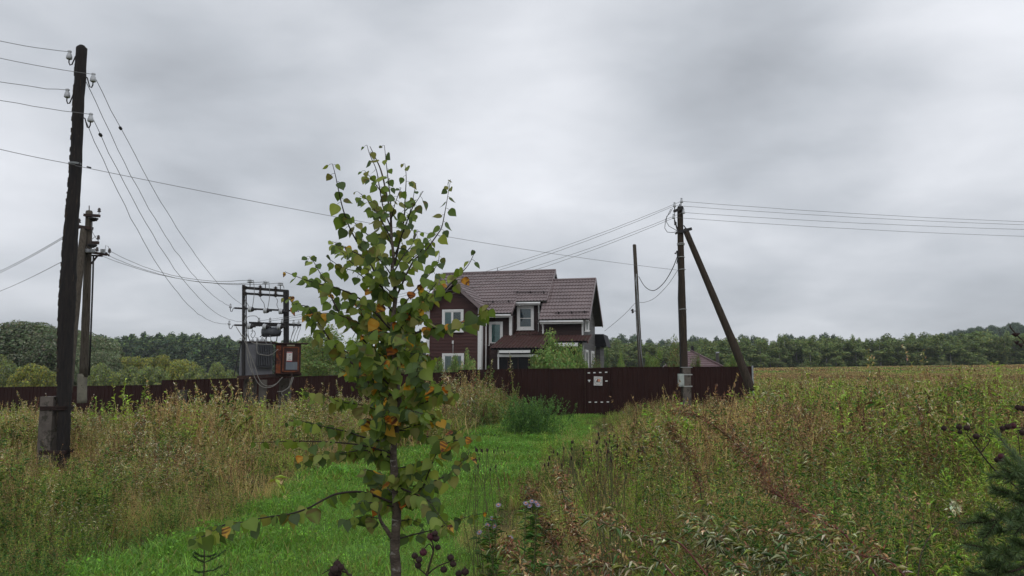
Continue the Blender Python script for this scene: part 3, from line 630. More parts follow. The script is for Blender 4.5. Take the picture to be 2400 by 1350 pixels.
    # garden trees and bushes behind the fence
    for K, nm, lab, px, top, Y, w in (
            (K_mid[0], 'garden_tree', 'light green garden tree behind the transformer cabinet', 760, 776, 46, 95), (K_mid[1], 'garden_tree', 'garden tree seen through the young birch', 838, 800, 50, 90), (K_mid[0], 'garden_tree', 'garden tree behind the rusty cabinet', 722, 800, 48, 60),
            (K_dkbush[0], 'garden_bush', 'dark bush behind the young birch trunk', 880, 838, 44, 90), (K_dkbush[1], 'garden_bush', 'dark bush left of the brown house', 955, 822, 60, 70), (K_bush[0], 'garden_bush', 'green bush left of the white house corner', 975, 848, 50, 50),
            (K_bush[1], 'fruit_bush', 'large light green bush in front of the porch', 1306, 790, 37, 118), (K_bush[0], 'fruit_bush', 'lower right shoulder bush beside the porch bush', 1352, 826, 37.5, 52), (K_bush[2], 'fruit_bush', 'lower left bush beside the porch bush', 1262, 832, 37, 44),
            (K_bush[2], 'rose_bush', 'yellowish rose bush under the left ground floor window', 1026, 842, 38, 44), (K_bush[1], 'rose_bush', 'green rose bush right of the left ground floor window', 1094, 832, 38, 46), (K_bush[0], 'rose_bush', 'low rose bush across the left ground floor window', 1062, 846, 37.6, 44),
            (K_dkbush[0], 'garden_bush', 'dark bush at the right corner of the house', 1395, 846, 36.5, 40), (K_thuja[0], 'thuja', 'dark green conical thuja between house and bare pole', 1422, 822, 38, 30),
            (K_bush[1], 'sapling', 'light leafy sapling left of the bare pole', 1458, 832, 40, 26), (K_bush[2], 'sapling', 'light leafy sapling right of the bare pole', 1522, 828, 40, 26), (K_mid[1], 'sapling', 'light leafy sapling between the bare pole and the wire pole', 1548, 822, 41, 30),
            (K_dkbush[1], 'garden_tree', 'dark brownish tree left of the wire pole', 1582, 800, 40, 56), (K_bush[0], 'garden_bush', 'grey green bush right of the sauna chimney', 1716, 838, 52, 50), (K_dkbush[0], 'garden_bush', 'dark bush in front of the sauna roof', 1630, 838, 41, 36)):
        tree_px(K, nm, lab, px, top, Y, w, cat='shrub' if 'bush' in nm or nm in ('thuja', 'sapling') else 'tree', zb=-.4)
    for px, top, w, lab in ((1880, 853, 30, 'small rusty shrub below the far wood'), (2215, 848, 52, 'wide reddish shrub at the far edge of the meadow'), (2052, 858, 34, 'low olive shrub at the far edge of the meadow')):
        tree_px(K_dkbush[0], 'meadow_shrub', lab, px, top, 150, w, cat='shrub')
woods()
def undergrowth():
    rng = np.random.default_rng(91); ks = [crown_soup(rng, lobes_round(rng, 3.0, 3.6, 12, 0., .9), 700, .22, tc_('dark', 'birch', 'blue', 'dark'), .6) for _ in range(3)]
    n1, n2, n3 = 420, 300, 160
    x = np.concatenate([rng.uniform(14, 150, n1), rng.uniform(-150, -55, n2), rng.uniform(-62, -8, n3)]); y = np.concatenate([rng.uniform(170, 196, n1), rng.uniform(224, 258, n2), rng.uniform(203, 216, n3)])
    scatter('forest_undergrowth', ks, M['crown'], np.stack([x, y, H(x, y) - .3], 1), np.stack([0 * x, 0 * x, rng.uniform(0, 6.28, len(x))], 1), rng.uniform(.5, 1.1, len(x)), rng.integers(0, 3, len(x)), 'dark low undergrowth between the trunks of the far woods', 'undergrowth')
undergrowth()
# ================================================================ HOUSE
HTH = R(13.5); HO = P(1125, 870, 42.0)
HU = Vector((math.cos(HTH), -math.sin(HTH), 0)); HV = Vector((math.sin(HTH), math.cos(HTH), 0)); HW = Vector((0, 0, 1))
def hv(px, py, v):     # point of the picture on the house plane at depth v -> (u, w)
    d = px_dir(px, py); t = (v + (HO - EYE).dot(HV)) / d.dot(HV); q = EYE + d * t - HO; return q.dot(HU), q.dot(HW)
def hu_(px, py, u):    # on the side plane u -> (v, w)
    d = px_dir(px, py); t = (u + (HO - EYE).dot(HU)) / d.dot(HU); q = EYE + d * t - HO; return q.dot(HV), q.dot(HW)
def hslope(px, py, v0, w0, k):   # on the slope plane w = w0 + k (v - v0) -> (u, v, w)
    d = px_dir(px, py); e = EYE - HO
    t = (w0 + k * (e.dot(HV) - v0) - e.dot(HW)) / (d.dot(HW) - k * d.dot(HV)); q = e + d * t; return q.dot(HU), q.dot(HV), q.dot(HW)

def siding(name, c1, c2, step=.145, vert=False, seam=None):
    m, nt, bs = mat_new(name); N = nt.nodes.new; L = nt.links.new
    tc = N('ShaderNodeTexCoord'); sp = N('ShaderNodeSeparateXYZ'); L(tc.outputs['Object'], sp.inputs[0])
    def mth(op, a, b=None):
        n = N('ShaderNodeMath'); n.operation = op
        for i, v in enumerate((a, b)):
            if v is None: continue
            if isinstance(v, (int, float)): n.inputs[i].default_value = v
            else: L(v, n.inputs[i])
        return n.outputs[0]
    ax = sp.outputs[0] if vert else sp.outputs[2]
    q = mth('DIVIDE', mth('ADD', ax, 50.0), step); fr = mth('FRACT', q); fl = mth('FLOOR', q)
    wn = N('ShaderNodeTexWhiteNoise'); wn.noise_dimensions = '1D'; L(fl, wn.inputs['W'])
    no = N('ShaderNodeTexNoise'); mp = N('ShaderNodeMapping'); mp.inputs['Scale'].default_value = (1.2, 1.2, 9) if not vert else (9, 9, 1.2); L(tc.outputs['Object'], mp.inputs[0]); L(mp.outputs[0], no.inputs['Vector']); no.inputs['Scale'].default_value = 2; no.inputs['Detail'].default_value = 8
    f = mth('ADD', mth('MULTIPLY', wn.outputs['Value'], .45), mth('MULTIPLY', no.outputs['Fac'], .75))
    mx = N('ShaderNodeMix'); mx.data_type = 'RGBA'; L(mth('SUBTRACT', f, .1), mx.inputs[0]); mx.inputs[6].default_value = rgb(c1); mx.inputs[7].default_value = rgb(c2)
    L(mx.outputs[2], bs.inputs['Base Color']); bs.inputs['Roughness'].default_value = .55; bs.inputs['Specular IOR Level'].default_value = .3
    # overlapping board profile
    hgt = mth('ADD', mth('MULTIPLY', fr, -.4), mth('MULTIPLY', mth('LESS_THAN', fr, .14), -1.0))
    bp = N('ShaderNodeBump'); bp.inputs['Strength'].default_value = 1; bp.inputs['Distance'].default_value = .03; L(hgt, bp.inputs['Height']); L(bp.outputs[0], bs.inputs['Normal'])
    return m
def board_wall(mb, u0, u1, v, w0, w1, face=-1, step=.19, mat=0, th=.018):
    """lap boards as real strips on a front plane"""
    n = int((w1 - w0) / step) + 1
    for i in range(n):
        a = w0 + i * step; b = min(a + step - .012, w1)
        if b - a < .02: continue
        y0 = v + face * .004; y1 = v + face * (th + .012); y2 = v + face * th * .4
        mb.add([(u0, y0, a), (u1, y0, a), (u1, y1, a), (u0, y1, a), (u0, y0, b), (u1, y0, b), (u1, y2, b), (u0, y2, b)], [(0, 1, 2, 3), (4, 7, 6, 5), (3, 2, 6, 7), (0, 4, 5, 1), (0, 3, 7, 4), (1, 5, 6, 2)], mat)
M['siding'] = siding('brown_siding', (.046, .0165, .0135), (.082, .031, .025), .19)
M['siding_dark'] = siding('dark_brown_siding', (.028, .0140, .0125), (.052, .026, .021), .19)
M['plank_grey'] = siding('weathered_grey_planks', (.050, .048, .046), (.105, .100, .095), .17)
M['roof_tile'] = pm('brown_metal_tile', (.235, .178, .176), (.180, .136, .135), .8, .42, .08, c3=(.29, .25, .25), s3=2.2, amt3=.2, spec=.6, bscale=60)
M['roof_old'] = pm('mossy_red_brown_tile', (.115, .052, .044), (.075, .036, .032), 2.0, .55, .15, c3=(.075, .070, .040), s3=2.5, amt3=.35, spec=.5, bscale=60)
M['soffit'] = pm('olive_grey_soffit', (.085, .085, .070), (.065, .066, .056), 3, .7)
M['dark_gap'] = pm('dark_gap_and_soffit', (.008, .009, .011), (.014, .014, .016), 3, .6, spec=.2)  # near-black, shade of the porch gap put into the colour; also dark soffits
def glassmat(name, c, rough=.08):
    m, nt, bs = mat_new(name); bs.inputs['Base Color'].default_value = rgb(c); bs.inputs['Roughness'].default_value = rough; bs.inputs['Specular IOR Level'].default_value = .8; return m
M['room_dark'] = glassmat('dark_room_backing', (.020, .026, .036))
def glass_clear():
    m, nt, bs = mat_new('window_glass'); N = nt.nodes.new; L = nt.links.new
    g = N('ShaderNodeBsdfGlossy'); g.inputs['Roughness'].default_value = .03; t = N('ShaderNodeBsdfTransparent'); t.inputs[0].default_value = (.82, .90, .88, 1)
    f = N('ShaderNodeFresnel'); f.inputs[0].default_value = 1.6; x = N('ShaderNodeMixShader'); L(f.outputs[0], x.inputs[0]); L(t.outputs[0], x.inputs[1]); L(g.outputs[0], x.inputs[2]); L(x.outputs[0], nt.nodes['Material Output'].inputs[0]); return m
M['glass'] = glass_clear()
def curtainmat(name, a, b, freq=34.):
    m, nt, bs = mat_new(name); N = nt.nodes.new; L = nt.links.new; tc = N('ShaderNodeTexCoord'); sp = N('ShaderNodeSeparateXYZ'); L(tc.outputs['Object'], sp.inputs[0])
    w = N('ShaderNodeTexNoise'); w.noise_dimensions = '1D'; w.inputs['Scale'].default_value = freq * .5; w.inputs['Detail'].default_value = 2; L(sp.outputs[0], w.inputs['W'])
    mx = N('ShaderNodeMix'); mx.data_type = 'RGBA'; L(w.outputs['Fac'], mx.inputs[0]); mx.inputs[6].default_value = rgb(a); mx.inputs[7].default_value = rgb(b); L(mx.outputs[2], bs.inputs['Base Color']); bs.inputs['Roughness'].default_value = .9
    return m
M['curtain'] = curtainmat('teal_curtain', (.16, .30, .32), (.34, .50, .50)); M['curtain_dark'] = curtainmat('dark_blue_blind', (.07, .09, .13), (.12, .145, .20)); M['curtain_pale'] = curtainmat('pale_net_curtain', (.20, .26, .24), (.36, .42, .40))

def tile_roof(u0, u1, v0, w0, v1, w1, wave=.19, course=.35, amp=.034, th=.05, sub=6, frame=None):
    """stepped wavy metal tile sheet between eave line (v0,w0) and ridge line (v1,w1)"""
    mb = MB(); S = math.hypot(v1 - v0, w1 - w0); dv = (v1 - v0) / S; dw = (w1 - w0) / S; nv = -dw if True else 0
    nx = (-dw, dv)                                    # outward normal in (v,w); upwards
    if nx[1] < 0: nx = (dw, -dv)
    nu = max(2, int(round((u1 - u0) / wave * sub))); nc = max(1, int(math.ceil(S / course))); vs = []; fs = []
    rows = []
    for c in range(nc):
        s0 = c * course; s1 = min(S, s0 + course)
        if s1 - s0 < .01: break
        rows += [(s0, .042), (s0 + (s1 - s0) * .12, .044), (s1, .0)]
    us = np.linspace(u0, u1, nu + 1)
    for s, up in rows:
        for u in us:
            k = amp * (.5 + .5 * math.cos(2 * math.pi * u / wave)) + up + th
            vs.append((u, v0 + dv * s + nx[0] * k, w0 + dw * s + nx[1] * k))
    n = nu + 1; flip = dv < 0
    for r in range(len(rows) - 1):
        for i in range(nu):
            q = (r * n + i, r * n + i + 1, (r + 1) * n + i + 1, (r + 1) * n + i); fs.append(q[::-1] if flip else q)
    mb.add(vs, fs, 0, False)
    # deck beneath
    a = []
    for u in (u0, u1):
        for (vv, ww, k) in ((v0, w0, .0), (v0, w0, th), (v1, w1, th), (v1, w1, .0)): a.append((u, vv + nx[0] * k, ww + nx[1] * k))
    mb.add(a, [(0, 1, 2, 3), (4, 7, 6, 5), (0, 4, 5, 1), (1, 5, 6, 2), (2, 6, 7, 3), (0, 3, 7, 4)], 1)
    return mb
def xf(mb, fn): mb.v = [fn(Vector(p)) for p in mb.v]; return mb

def window(root, u0, u1, w0, w1, v, mull=(), trans=(), cur='curtain', fw=.075, trim=.10, side=False, name='window', cover=1.0, both=True):
    """white window on a front plane (or on the right side plane when side)"""
    def T(mb): return xf(mb, (lambda p: Vector((v - p.y, p.x, p.z)))) if side else mb      # side: x->depth, y->outwards
    y = 0 if side else v
    a = MB(); o = .06
    for (x0, x1, z0, z1) in ((u0, u1, w1 - trim, w1), (u0, u1, w0, w0 + trim), (u0, u0 + trim, w0 + trim, w1 - trim), (u1 - trim, u1, w0 + trim, w1 - trim)): a.rng(x0, x1, y - o, y + .02, z0, z1)
    f = T(a).build(name, M['white'], root, local=True)
    i0, i1, j0, j1 = u0 + trim + .004, u1 - trim - .004, w0 + trim + .004, w1 - trim - .004
    s = MB(); e = fw * .7
    for (x0, x1, z0, z1) in ((i0, i1, j1 - e, j1), (i0, i1, j0, j0 + e), (i0, i0 + e, j0 + e, j1 - e), (i1 - e, i1, j0 + e, j1 - e)): s.rng(x0, x1, y - o + .018, y + .03, z0, z1)
    for t in mull: m_ = i0 + (i1 - i0) * t; s.rng(m_ - fw * .75, m_ + fw * .75, y - o + .014, y + .03, j0 + e, j1 - e)
    for (t, ta, tb) in trans: z = j0 + (j1 - j0) * t; s.rng(i0 + (i1 - i0) * ta + e, i0 + (i1 - i0) * tb - e, y - o + .020, y + .03, z - fw * .3, z + fw * .3)
    T(s).build('sash', M['white'], f, local=True)
    g = MB().rng(i0 + .01, i1 - .01, y - .012, y - .006, j0 + .01, j1 - .01); T(g).build('pane', M['glass'], f, local=True)
    if cur:
        n = 60; c = MB(); vs = []; c0, c1 = i0 + .02, i0 + .02 + (i1 - i0 - .04) * cover
        for i in range(n + 1):
            x = c0 + (c1 - c0) * i / n; dy = .018 * math.sin(i * 1.1) + .01 * math.sin(i * .37); vs += [(x, y + .006 + dy * .25, j0 + .01), (x, y + .006 + dy * .25, j1 - .01)]
        c.add(vs, [(2 * i, 2 * i + 2, 2 * i + 3, 2 * i + 1) for i in range(n)], 0, True); T(c).build('curtain', M[cur], f, local=True)
        if cover < 1: T(MB().rng(i0 + .01, i1 - .01, y + .0145, y + .0175, j0 + .01, j1 - .01)).build('dark_room', M['room_dark'], f, local=True)  # dark panel close behind the pane stands for the unlit room
    sl = MB().rng(u0 - .03, u1 + .03, y - .11, y + .0, w0 - .045, w0 - .003); T(sl).build('sill', M['white'], f, local=True)
    return f

def gutter(root, u0, u1, v, w):
    mb = MB(); mb.rng(u0, u1, v - .02, v, w - .16, w + .02); mb.tube([(u0 - .02, v - .075, w - .03), (u1 + .02, v - .075, w - .05)], .06, 8); return mb.build('gutter', M['white'], root, local=True)
def downpipe(root, u, v, w0, w1, r=.045):
    mb = MB(); mb.tube([(u, v - .10, w1), (u, v - .07, w1 - .15), (u, v + .0, w1 - .32), (u, v, w0 + .1), (u, v - .08, w0)], r, 8)
    for z in (w0 + (w1 - w0) * .3, w0 + (w1 - w0) * .7): mb.rng(u - r - .01, u + r + .01, v - r - .008, v + r + .05, z - .015, z + .015)
    return mb.build('downpipe', M['white'], root, local=True)
def cornerboard(root, u0, u1, v, w0, w1, d=.05):
    return MB().rng(u0, u1, v - d, v + .12, w0, w1).build('corner_board', M['white'], root, local=True)
def snowguard(root, pts, k):
    mb = MB(); a, b = Vector(pts[0]), Vector(pts[1]); n = Vector((0, -k, 1)).normalized()
    for h in (.10, .19): mb.tube([a + n * h, b + n * h], .014, 6)
    m_ = max(3, int((b - a).length / .9) + 1)
    for i in range(m_):
        p = a.lerp(b, (i + .3) / (m_ - .4)); mb.add([p + Vector((-.02, -.10, -.07 * k)) + n * .01, p + Vector((.02, -.10, -.07 * k)) + n * .01, p + Vector((.02, .16, .16 * k)) + n * .01, p + Vector((-.02, .16, .16 * k)) + n * .01, p + n * .24 + Vector((-.02, 0, 0)), p + n * .24 + Vector((.02, 0, 0))], [(0, 1, 5, 4), (2, 3, 4, 5), (0, 4, 3), (1, 2, 5), (0, 3, 2, 1)])
    return mb.build('snow_guard', M['black_steel'], root, local=True)

def house():
    root = thing('brown_house', 'two storey dark brown wooden house with white trim and brown metal tile roofs', 'house', HO, rotz=-HTH)
    GW = -2.6                                    # foot of the walls, below eye level
    # ---- key dimensions measured from the picture
    uL = hv(1003, 800, 0)[0]; uR = hv(1127, 800, 0)[0]
    vm = 1.5                                      # main front wall
    e1u, e1w = hv(1170, 737, vm - .5); rdv = 5.1; rw = hv(1170, 641, rdv)[1]; k1 = (rw - e1w) / (rdv - (vm - .5))
    u_r0 = hv(1040, 645, rdv)[0]; u_r1 = hv(1302, 637, rdv)[0]
    uS, vS, wS = hslope(1208, 709, vm - .5, e1w, k1)    # start of the cut-back eave
    vD = vS + .45                                 # wall with the bay window
    print('house', 'uL', round(uL, 2), 'uR', round(uR, 2), 'eave', round(e1w, 2), 'ridge', round(rw, 2), 'k', round(k1, 2), 'u_r', round(u_r0, 2), round(u_r1, 2), 'step', round(uS, 2), round(vS, 2), round(wS, 2))
    # ---- main roof
    rt = MB()
    u_end = u_r1
    for (a, b, v0, w0) in ((u_r0, uS, vm - .5, e1w), (uS, u_end, vS, wS)):
        t = tile_roof(a, b, v0, w0, rdv, rw, course=.35); rt.add(t.v, [f for f, m_ in zip(t.f, t.m) if m_ == 0], 0); rt.add(t.v, [f for f, m_ in zip(t.f, t.m) if m_ == 1], 1)
    t = tile_roof(u_r0, u_end, 2 * rdv - vm + .5, e1w, rdv, rw); rt.add(t.v, [f for f, m_ in zip(t.f, t.m) if m_ == 0], 0); rt.add(t.v, [f for f, m_ in zip(t.f, t.m) if m_ == 1], 1)
    roof = rt.build('roof', [M['roof_tile'], M['soffit']], root, local=True)
    cap = MB().tube([(u_r0 - .02, rdv, rw + .09), (u_end + .02, rdv, rw + .09)], .085, 8); cap.build('ridge_cap', M['roof_tile'], roof, local=True)
    vg = MB(); n1 = Vector((0, -k1, 1)).normalized()
    vg.bar(Vector((u_end + .02, vS - .02, wS + .03)), Vector((u_end + .02, rdv, rw + .05)), .05, .20); vg.bar(Vector((u_r0 - .02, vm - .52, e1w + .03)), Vector((u_r0 - .02, rdv, rw + .05)), .05, .20)
    vg.bar(Vector((uS + .02, vm - .52, e1w + .03)), Vector((uS + .02, vS, wS + .03)), .05, .18)
    vg.build('verge_board', M['roof_tile'], roof, local=True)
    # ---- main walls
    wb = MB(); uMe = u_end - .35
    wb.rng(u_r0 + .45, uS - .12, vm, rdv * 2 - vm, GW, e1w + .05); wb.rng(uS - .12, uMe, vD, rdv * 2 - vm, GW, wS + .05)
    # gable triangles under the roof ends
    for u in (u_r0 + .45, uMe - .1):
        v0 = vm; zt = lambda v: e1w + k1 * (min(v, 2 * rdv - v) - (vm - .5)) - .03
        lo = e1w if u < 0 else wS
        wb.prism([(u, vD if u > 0 else vm, lo), (u, rdv, zt(rdv)), (u, 2 * rdv - vm, e1w + .05), (u, rdv, GW)], (.1, 0, 0))
    board_wall(wb, uR - .02, uS - .12, vm, GW, e1w + .02); board_wall(wb, uS - .12, uMe, vD, GW, wS + .02)
    wall = wb.build('wall', M['siding_dark'], root, local=True)
    # side return between main wall and bay wall already part of the block; trims:
    cornerboard(root, uS - .22, uS - .07, vm - .035, hv(1208, 790, vm)[1], e1w - .06)
    bu0, bw1 = hv(1206, 716, vD); 
    cornerboard(root, uS + .10, uS + .20, vD - .035, hv(1215, 776, vD)[1], wS - .1, .03)
    ce = hv(1265, 716, vD)[0]
    # tall narrow window left of the porch, bay window
    a = hv(1147, 809, vm); b = hv(1179, 754, vm); window(root, a[0], b[0], a[1], b[1], vm - .06, cur='curtain')
    a = hv(1213, 773, vD); b = hv(1252, 717, vD); window(root, a[0], b[0], a[1], b[1], vD - .08, trans=((.47, 0, 1),), cur='curtain_dark', trim=.12)
    gutter(root, hv(1130, 735, vm - .5)[0], uS - .02, vm - .53, e1w - .02)
    gutter(root, uS + .05, ce + .12, vS - .03, wS - .02)
    downpipe(root, hv(1264, 730, vD)[0], vD - .12, hv(1264, 779, vD)[1], wS - .08)
    MB().rng(hv(1269, 730, vD)[0], hv(1274, 730, vD)[0], vD - .05, vD + .05, hv(1270, 736, vD)[1], hv(1270, 712, vD)[1]).build('corner_board', M['white'], root, local=True)
    # ---- projecting wing with front gable
    ac = (uL + uR) / 2 + .0; ov = .22; vo = -.4; aw = hv(1057, 663, vo)[1]; ew = hv(1130, 727, vo)[1]; hw_ = (uR - uL) / 2 + ov
    k2 = (aw - ew) / hw_
    def W(mb, s): return xf(mb, lambda p: Vector((ac + s * (hw_ - p.y), p.x, p.z)))        # x->depth, y->distance in from the eave
    rg = MB()
    for s in (1, -1):
        t = tile_roof(vo, 3.7, 0, ew, hw_, aw); 
        if s == 1: t.f = [f[::-1] for f in t.f]
        W(t, s); rg.add(t.v, [f for f, m_ in zip(t.f, t.m) if m_ == 0], 0); rg.add(t.v, [f for f, m_ in zip(t.f, t.m) if m_ == 1], 1)
    wr = rg.build('gable_roof', [M['roof_tile'], M['soffit']], root, local=True)
    b = MB()
    for s in (1, -1): b.bar(Vector((ac, vo - .02, aw + .0)), Vector((ac + s * hw_, vo - .02, ew - .0)), .04, .17)
    b.build('barge_board', M['roof_tile'], wr, local=True)
    MB().tube([(ac, vo - .03, aw + .08), (ac, 3.6, aw + .08)], .07, 8).build('ridge_cap', M['roof_tile'], wr, local=True)
    mb = MB(); zt = ew + (aw - ew) * (1 - (uR - ac) / hw_) - .04
    mb.prism([(uL, 0, GW), (uR, 0, GW), (uR, 0, zt), (ac, 0, aw - .05), (uL, 0, zt)], (0, vm + 1.2, 0))
    board_wall(mb, uL, uR, 0, GW, zt)
    n = int((aw - zt) / .19)
    for i in range(n):
        z0 = zt + i * .19 + .005; half = (uR - ac) * (1 - (z0 + .19 - zt) / (aw - zt))
        if half > .1: board_wall(mb, ac - half, ac + half, 0, z0, z0 + .178)
    mb.build('wall', M['siding'], root, local=True)
    cornerboard(root, uL - .08, uL + .10, -.03, GW, zt - .05); cornerboard(root, uR - .16, uR + .06, -.03, GW, zt - .02)
    MB().rng(uR + .004, uR + .05, .13, .26, GW, zt - .1).build('corner_board', M['white'], root, local=True)
    for (x0, y0, x1, y1, tr) in ((1037, 778, 1087, 725, ((.48, .5, 1),)), (1037, 880, 1088, 828, ())):
        p0 = hv(x0, y0, -.03); p1 = hv(x1, y1, -.03); window(root, p0[0], p1[0], p0[1], p1[1], -.06, mull=(.47,), trans=tr, cur='curtain' if tr else 'curtain_pale', cover=.45 if tr else 1.)
    downpipe(root, uR + .12, .62, GW, ew - .15); downpipe(root, hv(1135, 800, vm)[0], vm - .12, GW, e1w - .1, .03)
    lp = hv(1062, 802, -.03); l = MB().rng(lp[0] - .04, lp[0] + .04, -.12, -.03, lp[1] - .09, lp[1] + .09); l.tube([(lp[0], -.04, lp[1] - .09), (lp[0], -.04, lp[1] - .6)], .012, 5); l.build('wall_lamp', M['white'], root, local=True)
    snowguard(root, [hslope(1108, 715, vm - .5, e1w, k1), hslope(1204, 711, vm - .5, e1w, k1)], k1)
    snowguard(root, [hslope(1204, 690, vm - .5, e1w, k1), hslope(1284, 690, vm - .5, e1w, k1)], k1)
    # ---- right wing
    vw = 1.4; we_u, we_w = hv(1383, 750, vw - .5); rv = 4.1; r2w = hv(1396, 657, rv)[1]; k3 = (r2w - we_w) / (rv - vw + .5); u2 = hv(1396, 657, rv)[0]
    u_a = hv(1262, 750, vw - .5)[0]; ub = u2 - .42
    print('wing', 'eave', round(we_w, 2), 'ridge', round(r2w, 2), 'k', round(k3, 2), 'u', round(u_a, 2), round(u2, 2), 'ub', round(ub, 2), 'eave end', round(we_u, 2))
    rt = MB()
    for (v0, w0) in ((vw - .5, we_w), (2 * rv - vw + .5, we_w)):
        t = tile_roof(u_a, u2, v0, w0, rv, r2w); rt.add(t.v, [f for f, m_ in zip(t.f, t.m) if m_ == 0], 0); rt.add(t.v, [f for f, m_ in zip(t.f, t.m) if m_ == 1], 1)
    wr2 = rt.build('wing_roof', [M['roof_tile'], M['soffit']], root, local=True)
    MB().tube([(u_a, rv, r2w + .09), (u2 + .02, rv, r2w + .09)], .08, 8).build('ridge_cap', M['roof_tile'], wr2, local=True)
    v2 = MB().bar(Vector((u2 + .02, vw - .52, we_w + .02)), Vector((u2 + .02, rv, r2w + .05)), .05, .2); v2.bar(Vector((u2 + .02, 2 * rv - vw + .52, we_w + .02)), Vector((u2 + .02, rv, r2w + .05)), .05, .2); v2.build('verge_board', M['roof_tile'], wr2, local=True)
    zs = we_w + .5 * k3 - .03
    wb = MB(); wb.rng(uMe + .01, ub - .02, vw, 2 * rv - vw, GW, zs - .2)
    board_wall(wb, u_a + .2, hv(1367, 760, vw)[0], vw, GW, we_w + .3); wb.build('wall', M['siding_dark'], root, local=True)
    g = MB(); g.prism([(ub, vw, GW), (ub, 2 * rv - vw, GW), (ub, 2 * rv - vw, zs), (ub, rv, r2w - .06), (ub, vw, zs)], (-.14, 0, 0)); board_wall(g, hv(1367, 760, vw)[0] + .01, ub, vw, GW, we_w + .3)
    g.build('gable_wall', M['plank_grey'], root, local=True)
    gutter(root, u_a + .1, hv(1366, 750, vw - .5)[0], vw - .53, we_w - .03)
    downpipe(root, hv(1275, 760, vw)[0], vw - .3, hv(1275, 783, vw)[1], we_w - .1)
    cornerboard(root, ub - .06, ub + .03, vw - .02, GW, we_w + .25, .02)
    p0 = hv(1372, 776, vw - .03); p1 = hv(1381, 752, vw - .03); window(root, p0[0], p1[0] - .01, p0[1], p1[1], vw - .06, cur='curtain_pale', trim=.05, fw=.04)
    p0 = hv(1372, 866, vw - .03); p1 = hv(1381, 824, vw - .03); window(root, p0[0], p1[0] - .01, p0[1], p1[1], vw - .06, cur='curtain_pale', trim=.05, fw=.04)
    for (a0, a1, b0, b1) in ((2.2, 3.5, 780, 735), (1.9, 3.0, 870, 824), (4.6, 5.7, 870, 824)):
        z0 = hu_(1392, b0, ub)[1]; z1 = hu_(1392, b1, ub)[1]; window(root, a0, a1, z0, z1, ub + .03, side=True, cur='curtain_pale')
    snowguard(root, [hslope(1300, 738, vw - .5, we_w, k3), hslope(1380, 736, vw - .5, we_w, k3)], k3)
    # ---- low annex behind the right end
    av = 7.2; f_ = lambda px, py: hv(px, py, av); q0, q1, q2, q3 = f_(1394, 783), f_(1414, 783), f_(1422, 812), f_(1404, 812)
    MB().prism([(q0[0], av, q0[1]), (q1[0], av, q1[1]), (q2[0], av, q2[1]), (q3[0], av, q3[1]), (q0[0], av, q3[1])], (0, 2.6, 0)).build('annex_roof', M['dark_gap'], root, local=True)
    w0 = f_(1394, 812); w1 = f_(1406, 870); MB().rng(w0[0], w1[0], av + .3, av + 2.4, GW, w0[1] - .01).build('annex_wall', M['plank_grey'], root, local=True)
    # ---- porch roof (lean-to in three pieces on one slope)
    pA = hv(1184, 789, vm); vF = -1.7; pC = hv(1150, 820, vF); kp = (pA[1] - pC[1]) / (vm - vF)
    pl = lambda v: pC[1] + kp * (v - vF)
    s1 = hslope(1268, 818, vF, pC[1], kp); s2 = hslope(1277, 804, vF, pC[1], kp); pe = hslope(1376, 804, vF, pC[1], kp)[0]
    print('porch', 'k', round(kp, 2), 's1', [round(t, 2) for t in s1], 's2', [round(t, 2) for t in s2], 'pA', [round(t, 2) for t in pA], 'pC', [round(t, 2) for t in pC])
    rt = MB(); vE = s2[1]; xs = s1[0]
    for (a, b_, v0, v1) in ((pC[0], xs, vF, vm), (uS, xs - .003, vm + .002, vD - .05), (xs + .003, u_a + 0.2, vE, vD - .05), (u_a + .203, pe, vE, vw - .05)):
        if b_ - a < .05: continue
        t = tile_roof(a, b_, v0, pl(v0), v1, pl(v1), course=.24, wave=.19, amp=.040)
        rt.add(t.v, [f for f, m_ in zip(t.f, t.m) if m_ == 0], 0); rt.add(t.v, [f for f, m_ in zip(t.f, t.m) if m_ == 1], 1)
    pr = rt.build('porch_roof', [M['roof_old'], M['dark_gap']], root, local=True)
    vb = MB().bar(Vector((pC[0] - .02, vF - .02, pl(vF) + .03)), Vector((pC[0] - .02, vm, pl(vm) + .03)), .04, .15); vb.bar(Vector((xs + .02, vF - .02, pl(vF) + .03)), Vector((xs + .02, vE, pl(vE) + .03)), .04, .15)
    vb.bar(Vector((pe + .02, vE - .02, pl(vE) + .03)), Vector((pe + .02, vw, pl(vw) + .03)), .05, .14); vb.build('verge_board', M['roof_old'], pr, local=True)
    MB().rng(hv(1170, 826, vF)[0], hv(1243, 826, vF)[0], vF - .06, vF - .01, pl(vF) - .17, pl(vF) - .03).build('fascia', M['white'], pr, local=True); fa = MB(); fa.rng(hv(1285, 806, vE)[0], hv(1355, 806, vE)[0], vE - .06, vE - .01, pl(vE) - .2, pl(vE) - .0); fa.build('fascia', M['white'], pr, local=True)
    # veranda front below: posts, white beam, dark glazing, near-black panels for the shaded gap
    bz = hv(1200, 834, vF + .3)[1]; x0 = hv(1166, 834, vF + .3)[0]; x1 = hv(1262, 834, vF + .3)[0]
    MB().rng(x0, x1, vF + .25, vF + .33, bz - .06, bz + .08).build('porch_beam', M['white'], root, local=True)
    for x in (x0 + .02, x1 - .05): MB().rng(x, x + .06, vF + .26, vF + .34, GW, bz + .4).build('porch_post', M['white'] if x < x1 - .2 else M['plank_grey'], root, local=True)
    d = MB(); d.rng(x0 + .09, x1 - .08, vF + .36, vF + .40, GW, bz - .07); d.rng(x0 + .09, x1 - .08, vF + .36, vF + .40, bz + .09, pl(vF + .4) - .08); 
    d.rng(x1 - .05, ub - .6, vE + .5, vE + .56, GW, pl(vE + .5) - .08); d.build('porch_gap_screen', M['dark_gap'], root, local=True)
